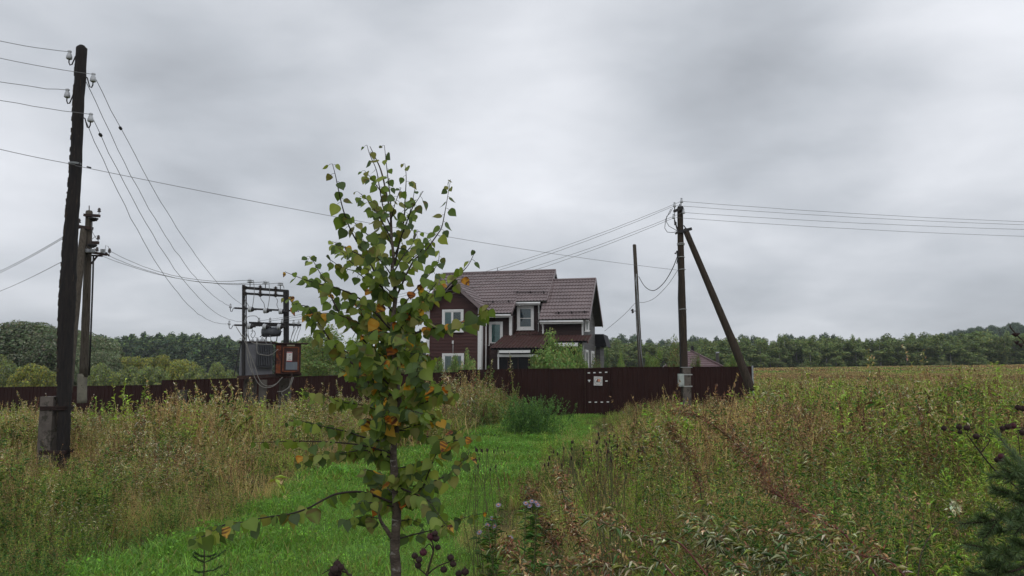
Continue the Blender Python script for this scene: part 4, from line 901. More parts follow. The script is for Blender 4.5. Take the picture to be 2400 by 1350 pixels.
    d = MB()
    for i in range(1, 4): xx = x0 + (x1 - x0) * i / 4; d.rng(xx - .02, xx + .02, vF + .34, vF + .358, GW, bz - .065)
    d.build('screen_batten', M['siding_dark'], root, local=True)
    wr3 = MB().rng(x0 - .9, x0 - .01, vm - 1.2, vm - .01, GW, pl(vm - 1.2) - .1); wr3.build('porch_side_wall', M['siding_dark'], root, local=True)
    # roof safety details: short antenna on the ridge
    p = (hv(1166, 640, rdv)[0], rdv, rw + .15); MB().tube([p, (p[0], p[1], p[2] + .22)], .018, 6).build('ridge_vent', M['black_steel'], roof, local=True)
house()

def sauna():
    Y = 58; c = P(1640, 870, Y); z = lambda py: P(1640, py, Y).z; s = Y / FPX
    root = thing('garden_sauna', 'low outbuilding behind the fence with a lilac brown hipped tile roof', 'outbuilding', (c.x, c.y, Hs(c.x, c.y) - .5), rotz=R(-8))
    x0, x1 = (1560 - 1640) * s, (1695 - 1640) * s; ez = z(862) - root.location.z; az = z(821) - root.location.z
    m = MB().rng(x0 + .4, x1 - .4, .4, 4.6, 0, ez + .1); m.build('wall', M['plank_grey'], root, local=True)
    # hip roof with stepped tile courses
    mb = MB(); n = 9; ax = (1618 - 1640) * s
    for i in range(n):
        t0, t1 = i / n, (i + 1) / n
        def ring(t, up):
            return [(x0 + (ax - .3 - x0) * t, 0 + 2.5 * t, ez + (az - ez) * t + up), (x1 + (ax + .3 - x1) * t, 2.5 * t, ez + (az - ez) * t + up), (x1 + (ax + .3 - x1) * t, 5 - 2.5 * t, ez + (az - ez) * t + up), (x0 + (ax - .3 - x0) * t, 5 - 2.5 * t, ez + (az - ez) * t + up)]
        a = ring(t0, .05); b = ring(t1, .0); lo = ring(t0, 0.0)
        mb.add(lo + a + b, [(0, 1, 5, 4), (1, 2, 6, 5), (2, 3, 7, 6), (3, 0, 4, 7), (4, 5, 9, 8), (5, 6, 10, 9), (6, 7, 11, 10), (7, 4, 8, 11)])
    mb.build('roof', M['sauna_tile'], root, local=True)
    hip = MB().tube([(x1, -.02, ez + .08), (ax + .3, 2.5, az + .08)], .06, 6); hip.tube([(x0, -.02, ez + .08), (ax - .3, 2.5, az + .08)], .06, 6); hip.build('hip_cap', M['sauna_tile'], root, local=True)
    b = MB(); cx = (1632 - 1640) * s; z1 = z(808) - root.location.z
    b.rng(cx - .12, cx + .12, 2.4, 2.64, az - .5, z1 - .12); b.rng(cx - .16, cx + .16, 2.36, 2.68, z1 - .15, z1 - .11); b.rng(cx - .09, cx + .09, 2.43, 2.61, z1 - .10, z1); b.build('chimney', M['black_steel'], root, local=True)
    f = MB(); fx = (1686 - 1640) * s; zt = z(824) - root.location.z
    f.lathe((fx, 1.2, ez), (0, 0, 1), [(0, .13), (zt - ez - .12, .13), (zt - ez - .12, .17), (zt - ez, .12)], 12); f.build('flue_pipe', M['steel_flue'], root, local=True)
M['sauna_tile'] = pm('lilac_brown_tile', (.19, .12, .125), (.15, .095, .10), 2, .4, .2)
M['steel_flue'] = pm('dull_zinc', (.42, .44, .45), (.24, .26, .27), 5, .4, metal=.3, stretch=(1, 1, 4))
sauna()
# ================================================================ FENCE
def fence_mat():
    m = pm('brown_profiled_sheet', (.0280, .0110, .0092), (.037, .0150, .0122), 1.2, .55, .06, spec=.14, c3=(.028, .017, .014), s3=2.5, amt3=.16); return m
M['fence'] = fence_mat()
FA, FB = Vector((FENCE_A[0], FENCE_A[1], 0)), Vector((FENCE_B[0], FENCE_B[1], 0)); FD = (FB - FA).normalized(); FN = Vector((FD.y, -FD.x, 0))   # FN faces the camera side
if FN.y > 0: FN = -FN
def fpt(px):            # plan point of the fence line seen at picture column px
    r = px_dir(px, 870); t = None
    # solve EYE.xy + s*r.xy = FA + q*FD
    a = np.array([[r.x, -FD.x], [r.y, -FD.y]]); b = np.array([FA.x - EYE.x, FA.y - EYE.y]); s, q = np.linalg.solve(a, b); return q
def fz(px, py):         # height of a picture point lying on the fence line
    q = fpt(px); p = FA + FD * q; return P(px, py, p.y).z
def sheet(mb, q0, q1, z0, z1, zb0, zb1, period=.20, depth=.022, off=0.0):
    n = int((q1 - q0) / period); vs = []; fs = []; prof = ((0, 0), (.30, 0), (.38, 1), (.62, 1), (.70, 0))
    qs = []
    for i in range(n + 1):
        for t, d in prof:
            q = q0 + (i + t) * period
            if q <= q1: qs.append((q, d))
    qs.append((q1, 0))
    for q, d in qs:
        p = FA + FD * q + FN * (d * depth + off); t = (q - q0) / (q1 - q0)
        vs += [(p.x, p.y, zb0 + (zb1 - zb0) * t), (p.x, p.y, z0 + (z1 - z0) * t)]
    for i in range(len(qs) - 1): fs.append((2 * i, 2 * i + 2, 2 * i + 3, 2 * i + 1))
    mb.add(vs, fs)
def fence_run(px0, px1, y0, y1, label, name='metal_fence', group=None, posts=2.5, hgt=2.05):
    q0, q1 = (FA.x - 30) * 0 + fpt(px0), fpt(px1); z0, z1 = fz(px0, y0), fz(px1, y1); p0 = FA + FD * q0
    root = thing(name, label, 'fence', (p0.x, p0.y, z0 - hgt), group)
    mb = MB(); sheet(mb, q0, q1, z0, z1, z0 - hgt, z1 - hgt)
    mb.build('sheet_panel', M['fence'], root)
    cp = MB(); a = FA + FD * q0; b = FA + FD * q1; cp.bar((a.x, a.y, z0 + .012), (b.x, b.y, z1 + .012), .05, .022); cp.build('top_rail', M['fence'], root)
    n = max(1, int((q1 - q0) / posts))
    for i in range(n + 1):
        t = i / n; p = FA + FD * (q0 + (q1 - q0) * t) - FN * .06; zt = z0 + (z1 - z0) * t
        MB().rng(p.x - .03, p.x + .03, p.y - .03, p.y + .03, zt - hgt - .2, zt + .0).build('post', M['fence'], root)
    return root
def fences():
    fence_run(-260, 380, 912, 903, 'low far left stretch of brown sheet fence below the willows')
    fence_run(381, 1074, 892, 873, 'long brown sheet fence running behind the transformer and the young birch')
    fence_run(1075, 1288, 868, 864.5, 'brown sheet fence in front of the house windows')
    fence_run(1431, 1763, 861.5, 860, 'brown sheet fence at the right, ending at a thin pale corner post')
    # gate: wide leaf and narrow wicket door with the sign
    def leaf(px0, px1, y0, y1, name, label, hgt=2.02):
        q0, q1 = fpt(px0), fpt(px1); z0, z1 = fz(px0, y0), fz(px1, y1); p0 = FA + FD * q0 + FN * .03
        root = thing(name, label, 'gate', (p0.x, p0.y, z0 - hgt)); mb = MB(); sheet(mb, q0 + .012, q1 - .012, z0, z1, z0 - hgt, z1 - hgt, off=.03); mb.build('sheet_panel', M['fence'], root)
        fr = MB(); a = FA + FD * (q0 + .012) + FN * .055; b = FA + FD * (q1 - .012) + FN * .055
        for za, zb in ((z0 - .02, z1 - .02), (z0 - hgt + .03, z1 - hgt + .03)): fr.bar((a.x, a.y, za), (b.x, b.y, zb), .03, .045)
        for p, z in ((a, z0), (b, z1)): fr.bar((p.x, p.y, z - hgt), (p.x, p.y, z), .035, .04)
        fr.build('gate_frame', M['fence'], root); return root
    leaf(1289, 1371, 864.5, 863, 'wide_gate', 'wide brown sheet metal gate leaf at the end of the mown path')
    wk = leaf(1372, 1430, 863, 861.5, 'wicket_gate', 'narrow brown wicket door with white plates in place of bright gaps round a square sign')
    def fp(px, py, off): q = fpt(px); p = FA + FD * q + FN * off; return Vector((p.x, p.y, P(px, py, p.y).z))
    def plate(px, py, w, h, name, mat, parent, off=.07, th=.012, tilt=0):
        c = fp(px, py, off); mb = MB(); mb.box(c, (w, th, h), 0, Matrix((FD, FN, Vector((0, 0, 1)))).transposed() @ Matrix.Rotation(tilt, 3, 'Y')); return mb.build(name, mat, parent)
    for (px, py) in ((1380.5, 874), (1393.5, 873.5), (1407, 873), (1421, 872.4), (1421.5, 893), (1382, 942.5), (1396, 942.5), (1410, 942.5), (1424, 942)):
        plate(px, py, .095, .038, 'gap_plate', M['white'], wk, tilt=random.uniform(-.05, .08))  # white plates stand in for bright gaps in the door sheet
    c = fp(1381, 892, .075); mb = MB(); mb.box(c + Vector((0, 0, .015)), (.10, .02, .035)); mb.box(c + Vector((0, 0, -.03)), (.04, .02, .05)); mb.build('door_handle', M['white'], wk)
    # square sign with emblem
    c = fp(1402, 893, .09); sg = thing('square_sign', 'white square sign with a round emblem, dark triangle and orange disc on the wicket door', 'sign', c)
    Rm = Matrix((FD, FN, Vector((0, 0, 1)))).transposed() @ Matrix.Rotation(R(1.5), 3, 'Y'); q = lambda x, z, o: c + Rm @ Vector((x, o, z))
    MB().box(c, (.345, .012, .36), 0, Rm).build('plate', M['sign_white'], sg)
    def disc(x, z, r, o, n=28, ring=None):
        m_ = MB()
        if ring is None: m_.add([q(x + r * math.cos(2 * math.pi * i / n), z + r * math.sin(2 * math.pi * i / n), o) for i in range(n)], [tuple(range(n))])
        else:
            vs = []
            for i in range(n): a = 2 * math.pi * i / n; vs += [q(x + r * math.cos(a), z + r * math.sin(a), o), q(x + ring * math.cos(a), z + ring * math.sin(a), o)]
            m_.add(vs, [(2 * i, 2 * ((i + 1) % n), 2 * ((i + 1) % n) + 1, 2 * i + 1) for i in range(n)])
        return m_
    disc(0, -.01, .148, .009, 40, .138).build('emblem_ring', M['sign_grey'], sg)
    MB().add([q(-.085, -.035, .010), q(.075, -.035, .010), q(-.015, .105, .010)], [(0, 1, 2)]).build('emblem_triangle', M['sign_black'], sg)
    disc(.035, .025, .056, .012).build('emblem_disc', M['sign_orange'], sg)
    t = MB()
    for i, w in enumerate((.012, .016, .01, .014, .012, .01)): t.add([q(-.105 + i * .021, -.062, .010), q(-.105 + i * .021 + w, -.062, .010), q(-.105 + i * .021 + w, -.050, .010), q(-.105 + i * .021, -.050, .010)], [(0, 1, 2, 3)])
    t.build('lettering', M['sign_grey'], sg)
    t = MB()
    for i, w in enumerate((.013, .010, .016, .011, .012)): t.add([q(.025 + i * .020, -.062, .010), q(.025 + i * .020 + w, -.062, .010), q(.025 + i * .020 + w, -.048, .010), q(.025 + i * .020, -.048, .010)], [(0, 1, 2, 3)])
    t.build('lettering', M['sign_teal'], sg)
    # thin pale corner post and white meter box by the wire pole
    p = FA + FD * fpt(1763.5); zt = P(1763, 858, p.y).z
    mb = MB().rng(p.x - .03, p.x + .03, p.y - .03, p.y + .03, zt - 2.1, zt); mb.rng(p.x - .036, p.x + .036, p.y - .036, p.y + .036, zt + .0005, zt + .02); tag(mb.build('corner_post', M['steel_flue'], at=(p.x, p.y, zt - 2.1)), 'thin pale grey metal post at the right end of the fence', 'post')
M['sign_white'] = pm('sign_white', (.66, .63, .62), (.58, .56, .55), 8, .5); M['sign_grey'] = pm('sign_grey', (.16, .16, .17), None, 8, .5); M['sign_black'] = pm('sign_black', (.022, .014, .02), None, 8, .5)
M['sign_orange'] = pm('sign_orange', (.62, .20, .10), (.70, .34, .22), 18, .5); M['sign_teal'] = pm('sign_teal', (.04, .22, .20), None, 8, .5); M['sign_red'] = pm('sign_red', (.42, .04, .06), None, 8, .5)
fences()
# ================================================================ POLES, TRANSFORMER, WIRES
def cen(pts, Y): return [P(x, y, Y) for x, y in pts]
def insul(mb_w, mb_d, base, axis=(0, 0, 1), s=1.0):
    """bell shaped porcelain insulator: white body into mb_w, hook tip into mb_d"""
    mb_w.lathe(base, axis, [(0, .030 * s), (.01 * s, .042 * s), (.05 * s, .040 * s), (.06 * s, .034 * s), (.085 * s, .030 * s), (.09 * s, .022 * s), (.105 * s, .024 * s), (.115 * s, .030 * s), (.13 * s, .026 * s), (.14 * s, .008)], 12)
    mb_d.lathe(base - Vector(axis) * .02 * s, axis, [(0, .008), (.019 * s, .026 * s)], 8)
def hook(mb, a, b, r=.009, n=8):      # S shaped hook from the pole (a) to below the insulator (b)
    a = Vector(a); b = Vector(b); d = b - a
    pts = [a, a + d * .22 + Vector((0, 0, .0)), a + d * .38 + Vector((0, 0, -.06)), a + d * .60 + Vector((0, 0, -.13)), a + d * .85 + Vector((0, 0, -.12)), b + Vector((0, 0, -.06)), b]
    mb.tube(pts, r, n)
def hook_insulator(root, a, b, Y, s=1.0):
    """a: (px,py) on the pole, b: (px,py) foot of insulator"""
    A_, B_ = P(a[0], a[1], Y), P(b[0], b[1], Y); h = MB(); hook(h, A_, B_, .009 * s); hk = h.build('hook', M['black_steel'], root)
    w, d = MB(), MB(); insul(w, d, B_, (0, 0, 1), s); w.v += []; o = w.build('insulator', M['porcelain'], root); return P(b[0], b[1], Y) + Vector((0, 0, .115 * s))

def wire(a, b, sag, label, r=.006, name='power_wire', mat='wire', n=18, group=None, wob=0.0):
    a = Vector(a); b = Vector(b); pts = []
    for i in range(n + 1):
        t = i / n; p = a.lerp(b, t); p.z -= 4 * sag * t * (1 - t)
        if 0 < i < n and wob: p += Vector((random.gauss(0, wob), random.gauss(0, wob), random.gauss(0, wob)))
        pts.append(p)
    mb = MB().tube(pts, r, 5); return tag(mb.build(name, M[mat], at=a), label, 'wire', group)
def wirepts(pts, label, r=.006, name='power_wire', mat='wire', cat='wire', group=None, sub=5):
    """smooth wire through 3D points (Catmull-Rom)"""
    p = [Vector(q) for q in pts]; p = [p[0] * 2 - p[1]] + p + [p[-1] * 2 - p[-2]]; out = []
    for i in range(1, len(p) - 2):
        for j in range(sub):
            t = j / sub; a, b, c, d = p[i - 1:i + 3]
            out.append(.5 * ((2 * b) + (c - a) * t + (2 * a - 5 * b + 4 * c - d) * t * t + (3 * b - a - 3 * c + d) * t ** 3))
    out.append(p[-2]); mb = MB().tube(out, r, 5)
    return tag(mb.build(name, M[mat], at=out[0]), label, cat, group)

def smooth_path_(pts, sub=4):
    p = [Vector(q) for q in pts]; p = [p[0] * 2 - p[1]] + p + [p[-1] * 2 - p[-2]]; out = []
    for i in range(1, len(p) - 2):
        for j in range(sub):
            t = j / sub; a, b, c, d = p[i - 1:i + 3]; out.append(.5 * ((2 * b) + (c - a) * t + (2 * a - 5 * b + 4 * c - d) * t * t + (3 * b - a - 3 * c + d) * t ** 3))
    out.append(p[-2]); return out
def roughpole(path, Y, n=14, amp=.03, ys=None, sub=6, seed=3):
    """tapered pole through (px,py,width px); Y may vary linearly top->bottom"""
    rng = random.Random(seed); pts = []; rr = []
    for i in range(len(path) - 1):
        for j in range(sub):
            t = j / sub; a, b = path[i], path[i + 1]; q = [a[k] * (1 - t) + b[k] * t for k in range(3)]; f = (i + t) / (len(path) - 1); y = Y if ys is None else ys[0] * (1 - f) + ys[1] * f
            pts.append(P(q[0], q[1], y)); rr.append(q[2] / 2 / FPX * y * (1 + rng.gauss(0, amp)))
    q = path[-1]; y = Y if ys is None else ys[1]; pts.append(P(q[0], q[1], y)); rr.append(q[2] / 2 / FPX * y)
    mb = MB(); mb.tube(pts, rr, n); return mb

def charred_pole():
    Y = 13.2; b = P(150, 1108, Y)
    root = thing('charred_pole', 'tall black charred wooden power pole at the left, lashed to a concrete stub', 'power pole', (b.x, b.y, Hs(b.x, b.y)))
    path = [(191, 107, 13), (191, 113, 24), (184, 250, 25), (177, 400, 27), (168, 520, 30), (163, 600, 33), (158, 700, 36), (155, 760, 35), (152, 860, 32), (150, 960, 29), (149, 1040, 27), (147, 1120, 25)]
    mb = roughpole(path, Y, 18, .022); rng = random.Random(4)
    # cracks and scorched ridges
    mb.v = [tuple(Vector(v) + Vector((rng.gauss(0, .0035), rng.gauss(0, .0035), 0))) for v in mb.v]
    mb.build('pole_shaft', M['charred'], root)
    sc = MB(); s = Y / FPX
    # scaly outer edge left unburnt along the left side
    for i in range(150):
        py = rng.uniform(150, 1000); cx = np.interp(py, [p[1] for p in path[1:]], [p[0] for p in path[1:]]); w = np.interp(py, [p[1] for p in path[1:]], [p[2] for p in path[1:]])
        a = rng.uniform(-1.5, -.45); p = P(cx + w / 2 * math.sin(a) , py, Y); p.y -= w / 2 * s * math.cos(a) + .0
        sc.box(p, (rng.uniform(.02, .05), .012, rng.uniform(.03, .09)), 0, Matrix.Rotation(a, 3, 'Z') @ Matrix.Rotation(rng.uniform(-.1, .1), 3, 'X'))
    sc.build('bark_remnant', M['charred_scale'], root)
    st = MB(); a0, a1 = P(122, 929, Y + .02), P(121, 1120, Y + .02); hw = .115
    st.rng(a0.x - hw, a0.x + hw - .005, Y - .12, Y + .14, a1.z, a0.z)
    for v_i, v in enumerate(st.v): st.v[v_i] = (v[0] + (a0.z - v[2]) * -.006 + rng.gauss(0, .004), v[1], v[2])
    st.build('concrete_stub', M['concrete'], root)
    for py in (956, 1058):
        w = MB(); c = P(136, py, Y)
        for k in range(4):
            z = c.z + (k - 1.5) * .016; e = [(c.x - .235, Y - .135), (c.x + .19, Y - .125), (c.x + .20, Y + .13), (c.x - .235, Y + .15), (c.x - .235, Y - .135)]; w.tube([(x, y, z + rng.gauss(0, .004)) for x, y in e], .008, 6)
        w.build('wire_binding', M['rust_dark'], root)
    bw = MB(); c = P(176, 386, Y)
    for k in range(3): bw.tube([(c.x + .108 * math.cos(t), Y + .108 * math.sin(t), c.z + k * .012) for t in np.linspace(0, 6.28, 15)], .005, 5)
    bw.build('wire_binding', M['steel_flue'], root)
    tips = []
    for a, b_ in (((181, 130), (162, 139)), ((201, 180), (218, 192)), ((175, 221), (157, 229)), ((196, 276), (212, 286))): tips.append(hook_insulator(root, a, b_, Y - .02, 1.25))
    return tips
M['charred_scale'] = pm('scorched_wood_scale', (.065, .048, .032), (.028, .022, .018), 9, .9, .5)

def crossarm(mb, a, b, w=.07, h=None): mb.bar(a, b, w, h or w)
def vic(mb_l, base, s=1.0):    # pin insulator with wide skirts on a steel pin
    mb_l.lathe(base, (0, 0, 1), [(0, .05 * s), (.02 * s, .085 * s), (.05 * s, .06 * s), (.075 * s, .045 * s), (.09 * s, .07 * s), (.12 * s, .065 * s), (.15 * s, .04 * s), (.17 * s, .05 * s), (.19 * s, .03 * s), (.195 * s, .008)], 12)
def line_pole():
    Y = 28.0; b = P(193, 925, Y)
    root = thing('line_pole', 'weathered power pole with crossarms, standing just behind the charred pole', 'power pole', (b.x, b.y, Hs(b.x, b.y)))
    roughpole([(209, 494, 13), (209, 497, 15), (206, 600, 16), (202, 720, 17), (196, 884, 19)], Y, 12, .02, seed=5).build('pole_shaft', M['pole_wood'], root)
    roughpole([(193, 876, 19), (193, 885, 21), (192, 945, 21)], Y - .02, 8, .01, seed=6).build('concrete_stub', M['concrete_pale'], root)
    roughpole([(197, 536, 15), (190, 600, 17), (181, 680, 18), (170, 790, 20), (158, 920, 21)], Y, 12, .02, ys=(27.9, 26.6), seed=7).build('strut', M['pole_wood'], root)
    def pb(x0, y0, x1, y1, w, dY0=0, dY1=0): MB().bar(P(x0, y0, Y + dY0), P(x1, y1, Y + dY1), w, w).build('crossarm' if abs(x1 - x0) > 8 else 'bracket', M['rust_dark'], root)
    pb(197, 504, 234, 506, .10, -.16, -.16); pb(214, 515, 226, 514, .12, -.1, -.1); pb(184, 531, 217, 536, .12, -.16, -.16); pb(212, 569, 231, 569, .11, -.16, -.16); pb(183, 587, 250, 597, .09, -.2, -.2); pb(183, 597, 240, 600, .06, .2, .2); pb(228, 600, 214, 618, .05, -.2, -.1); pb(248, 592, 256, 600, .05, -.2, -.2)
    pb(209, 482, 209, 496, .025)
    for x, y in ((232, 502), (230, 566), (185, 527), (227, 594), (256, 597)):
        d = MB(); p = P(x, y, Y - .2); d.tube([p, p + Vector((0, 0, .09))], .012, 6); vic(d, p + Vector((0, 0, .08)), .85); d.build('pin_insulator', M['dark_porcelain'], root)
    for x, y in ((217, 592), (241, 592), (184, 590), (206, 592)):
        p = P(x, y, Y - .3); w = MB()
        for k in range(4): w.lathe(p + Vector((0, 0, k * .035)), (0, 0, 1), [(0, .05), (.008, .10), (.014, .10), (.03, .05)], 12)
        w.build('disconnector', M['porcelain'], root)
    dr = MB()
    for pts in ([(219, 600), (218, 640), (216, 700), (213, 780), (209, 880)],): dr.tube([P(x, y, Y - .2) for x, y in pts], .035, 6)
    dr.build('drive_rod', M['black_steel'], root)
    for x, y in ((219, 513), (216, 575)): p = P(x, y, Y - .25); MB().lathe(p, (0, 0, 1), [(-.10, .03), (-.06, .12), (0, .17), (.03, .17), (.05, .05)], 12).build('lamp_hood', M['black_steel'], root)
    for pts in ([(214, 520), (217, 545), (226, 560), (229, 562)], [(226, 552), (214, 562), (212, 570)], [(246, 585), (248, 575), (254, 578), (258, 590)], [(190, 566), (196, 572), (210, 588)], [(214, 577), (222, 583), (227, 590)]): MB().tube([P(x, y, Y - .22) for x, y in pts], .010, 5).build('jumper_wire', M['wire'], root)
M['concrete_pale'] = pm('pale_concrete', (.25, .23, .18), (.16, .15, .12), 4, .9, .4, c3=(.08, .075, .05), s3=6, amt3=.3)

TY = 26.3
def ty(px): return TY + (px - 570) / 100 * .55
def TP(px, py, d=0.0): return P(px, py, ty(px) + d)
def transformer():
    c = TP(620, 885); gz = Hs(c.x, c.y)
    root = thing('transformer_station', 'open pole mounted transformer station with grey tank, steel frame and rusty platform', 'transformer', (c.x, c.y, gz))
    # concrete legs
    for px, w, d, yt in ((587, 24, .9, 889), (669, 24, .9, 887)):
        a = TP(px, yt, d); hw = w / 2 / FPX * a.y; MB().rng(a.x - hw, a.x + hw, a.y - .15, a.y + .15, gz - .4, a.z).build('concrete_leg', M['concrete'], root)
    a = TP(617, 890, -.1); mb = MB().tube([(a.x, a.y, gz - .4), a], .14, 12); mb.build('concrete_leg', M['concrete_dark'], root)
    # platform
    pf = MB(); dp = 1.0
    for d in (0, dp): pf.bar(TP(556, 885, d), TP(706, 877, d), .10, .12)
    for px in (558, 600, 650, 704): pf.bar(TP(px, 885 - (px - 556) * .053, -.05), TP(px, 885 - (px - 556) * .053, dp + .05), .08, .09)
    pf.build('platform', M['rust_dark'], root)
    # uprights: two pairs, braces, crossbars
    fr = MB()
    for (x0, x1, yt, yb) in ((571, 571, 668, 884), (667, 668, 680, 806), (674, 674, 681, 806)):
        fr.bar(TP(x0, yt), TP(x1, yb), .09, .07, up=(0, 1, 0))
    fr.bar(TP(577, 685, .45), TP(577, 884, .45), .035, .035, up=(0, 1, 0))
    fr.bar(TP(568, 674), TP(676, 682.5), .10, .09); fr.bar(TP(570, 687.5), TP(672, 694), .08, .075)
    fr.bar(TP(549, 722), TP(697, 729), .06, .06); fr.bar(TP(690, 727), TP(706, 721), .035, .035)
    fr.bar(TP(549, 762), TP(668, 764), .06, .06); fr.bar(TP(583, 757, .4), TP(706, 762, .4), .10, .09); fr.bar(TP(566, 800), TP(548, 882), .03, .03)
    fr.build('steel_frame', M['black_steel'], root)
    # tall fuse units on the top bars
    for px, y0, y1 in ((573, 668, 694), (610, 668, 696), (646, 671, 697)):
        a, b = TP(px, y1, -.09), TP(px, y0, -.09); L = (b - a).length; prof = [(0, .02)]
        for k in range(9): z = L * (.06 + k * .1); prof += [(z, .04), (z + L * .03, .085 if k not in (4,) else .05), (z + L * .05, .04)]
        prof += [(L, .02)]; MB().lathe(a, (b - a), prof, 10).build('fuse', M['dark_porcelain'], root)
    # pin insulators above
    for px, yb, yt in ((586, 675, 655), (622, 678, 659), (657, 681, 662)):
        a = TP(px, yb); b = TP(px, yt + 4); m = MB().tube([a, b], .015, 6); m.build('pin', M['black_steel'], root)
        m = MB(); m.lathe(b - Vector((0, 0, .05)), (0, 0, 1), [(0, .03), (.005, .10), (.02, .11), (.045, .05), (.06, .04), (.065, .095), (.085, .10), (.12, .05), (.135, .02)], 12); m.build('pin_insulator', M['porcelain'], root)
    # strain bushings: white bells with a dark cap, two rows
    for px, py in ((588, 725), (624, 728), (660, 730), (586, 765), (622, 766), (656, 766)):
        p = TP(px, py, -.16); m = MB().lathe(p - Vector((.10, 0, -.01)), (1, 0, -.1), [(0, .05), (.02, .10), (.06, .11), (.08, .07), (.10, .10), (.14, .09)], 12); m.build('bushing', M['porcelain'], root)
        m = MB().lathe(p + Vector((.04, 0, 0)), (1, 0, -.12), [(0, .095), (.05, .07), (.08, .03), (.16, .02)], 10); m.build('bushing_cap', M['black_steel'], root)
    # arm end hooks and small white insulators
    for (a, b_) in (((549, 722), (540, 722)), ((549, 762), (537, 762)), ((577, 719), (573, 718)), ((577, 758), (573, 757)), ((697, 725), (701, 722)), ((690, 763), (688, 760)), ((696, 763), (700, 761)), ((611, 760), (607, 755)), ((640, 760), (633, 755)), ((664, 762), (661, 757))):
        A_, B_ = TP(*a), TP(*b_); m = MB(); hook(m, A_, B_, .011); m.build('hook', M['black_steel'], root); w, d = MB(), MB(); insul(w, d, B_, (0, 0, 1), 1.15); w.build('insulator', M['porcelain'], root)
    # tank with cooling fins, lid, conservator drum
    z0 = TP(600, 884).z + .06; z1 = TP(600, 803).z; a, b = TP(566, 803), TP(641, 803)
    ux = Vector((b.x - a.x, b.y - a.y, 0)); Lx = ux.length; ux.normalize(); uy = Vector((-ux.y, ux.x, 0)); RM = Matrix((ux, uy, Vector((0, 0, 1)))).transposed()
    cc = (a + b) / 2 + uy * .42; cc.z = (z0 + z1) / 2; tk = MB().box(cc, (Lx, .72, z1 - z0), 0, RM); tank = tk.build('tank', M['grey_paint'], root)
    MB().box(Vector((cc.x, cc.y, z1 + .025)), (Lx + .14, .86, .045), 0, RM).build('tank_lid', M['rust_dark'], tank)
    fz0, fz1 = TP(620, 857).z, TP(620, 808).z; f = MB(); p0 = TP(602, 830); p1 = TP(638, 830)
    for i in range(9):
        t = (i + .5) / 9; p = p0.lerp(p1, t) - uy * .11; f.box(Vector((p.x, p.y, (fz0 + fz1) / 2)), (.030, .20, fz1 - fz0), 0, RM)
    pm_ = (p0 + p1) / 2 - uy * .0; f.box(Vector((pm_.x, pm_.y - .02, (fz0 + fz1) / 2)), ((p1 - p0).length, .06, fz1 - fz0 - .02), 0, RM); f.box(Vector((pm_.x, pm_.y, fz0 - .04)) - uy * .06, (.5, .14, .05), 0, RM)
    f.build('cooling_fins', M['grey_fin'], tank)
    d0, d1 = TP(612, 779, .2), TP(659, 777, .2); ax = (d1 - d0); L = ax.length
    m = MB().lathe(d0, ax, [(0, .02), (.01, .11), (.05, .165), (.09, .175), (L * .5, .177), (L * .52, .183), (L * .54, .177), (L - .09, .175), (L - .05, .165), (L - .01, .11), (L, .02)], 18)
    m.build('conservator', M['tank_grey'], root)
    m = MB()
    for x in (625, 650): m.bar(TP(x, 786, .2), TP(x - 2, 800, .2), .03, .03)
    m.tube([TP(609, 790, .0), TP(618, 783, .0), TP(630, 782, .0), TP(640, 785, .0), TP(655, 783, .0), TP(661, 776, .0)], .016, 6); m.build('conservator_pipe', M['black_steel'], root)
    for px, py in ((592, 798), (604, 797), (613, 797), (622, 797)):
        p = TP(px, py + 4, .1); m = MB().lathe(p, (0, 0, 1), [(0, .05), (.02, .075), (.035, .05), (.05, .07), (.065, .045), (.08, .06), (.10, .02), (.16, .012)], 10); m.build('bushing', M['porcelain'], root)
    # slack leads on the station
    def ln(pts, d=-.14, r=.011): MB().tube(smooth_path_([TP(x, y, d) for x, y in pts]), r, 5).build('jumper_wire', M['wire'], root)
    for pts in ([(594, 656), (596, 680), (594, 705), (591, 722)], [(630, 660), (632, 690), (629, 715), (626, 726)], [(610, 697), (613, 703), (619, 712), (621, 726)], [(648, 699), (651, 706), (649, 714), (654, 727)], [(573, 700), (580, 712), (583, 718)], [(662, 665), (666, 676)],
                [(573, 734), (577, 748), (580, 762), (582, 785), (585, 800)], [(577, 745), (585, 741), (600, 741), (608, 750)], [(591, 770), (592, 778), (588, 786), (593, 792), (598, 784), (596, 776), (588, 776)], [(599, 790), (604, 797), (604, 820), (612, 830), (634, 832), (635, 800)], [(614, 790), (624, 804), (626, 815), (618, 828)], [(620, 828), (640, 822), (655, 814)], [(632, 785), (635, 796), (636, 830)]): ln(pts)
    for pts in ([(567, 782), (576, 795), (584, 830), (594, 876), (604, 897), (616, 907), (632, 908), (646, 901), (662, 884)], [(553, 765), (572, 797), (588, 835), (600, 866), (606, 886), (616, 900), (630, 905), (648, 899), (660, 886)], [(578, 806), (581, 845), (593, 880)],
                [(575, 775), (585, 796), (598, 805), (640, 808)], [(601, 800), (603, 826), (612, 831), (634, 832), (652, 818)], [(688, 884), (680, 905), (664, 916), (650, 918)], [(685, 884), (676, 908), (660, 920), (664, 928)]): MB().tube(smooth_path_([TP(x, y, -.30) for x, y in pts]), .013, 6).build('slack_cable', M['pale_cable'], root)
    for x0, x1, y0 in ((688, 680, 764), (691, 679, 764), (697, 686, 764), (703, 694, 764)): MB().tube([TP(x0, y0), TP(x0 + 1, y0 + 6), TP((x0 + x1) / 2, 785), TP(x1, 804)], .010, 5).build('jumper_wire', M['wire'], root)
    # ---- rusty switch cabinet: stands on the platform, a thing of its own
    a, b = TP(646, 880, -.22), TP(704, 877, -.22); cab = thing('switch_cabinet', 'rusty red brown switch cabinet with a white warning label and a grey plate', 'electrical cabinet', (a + b) / 2)
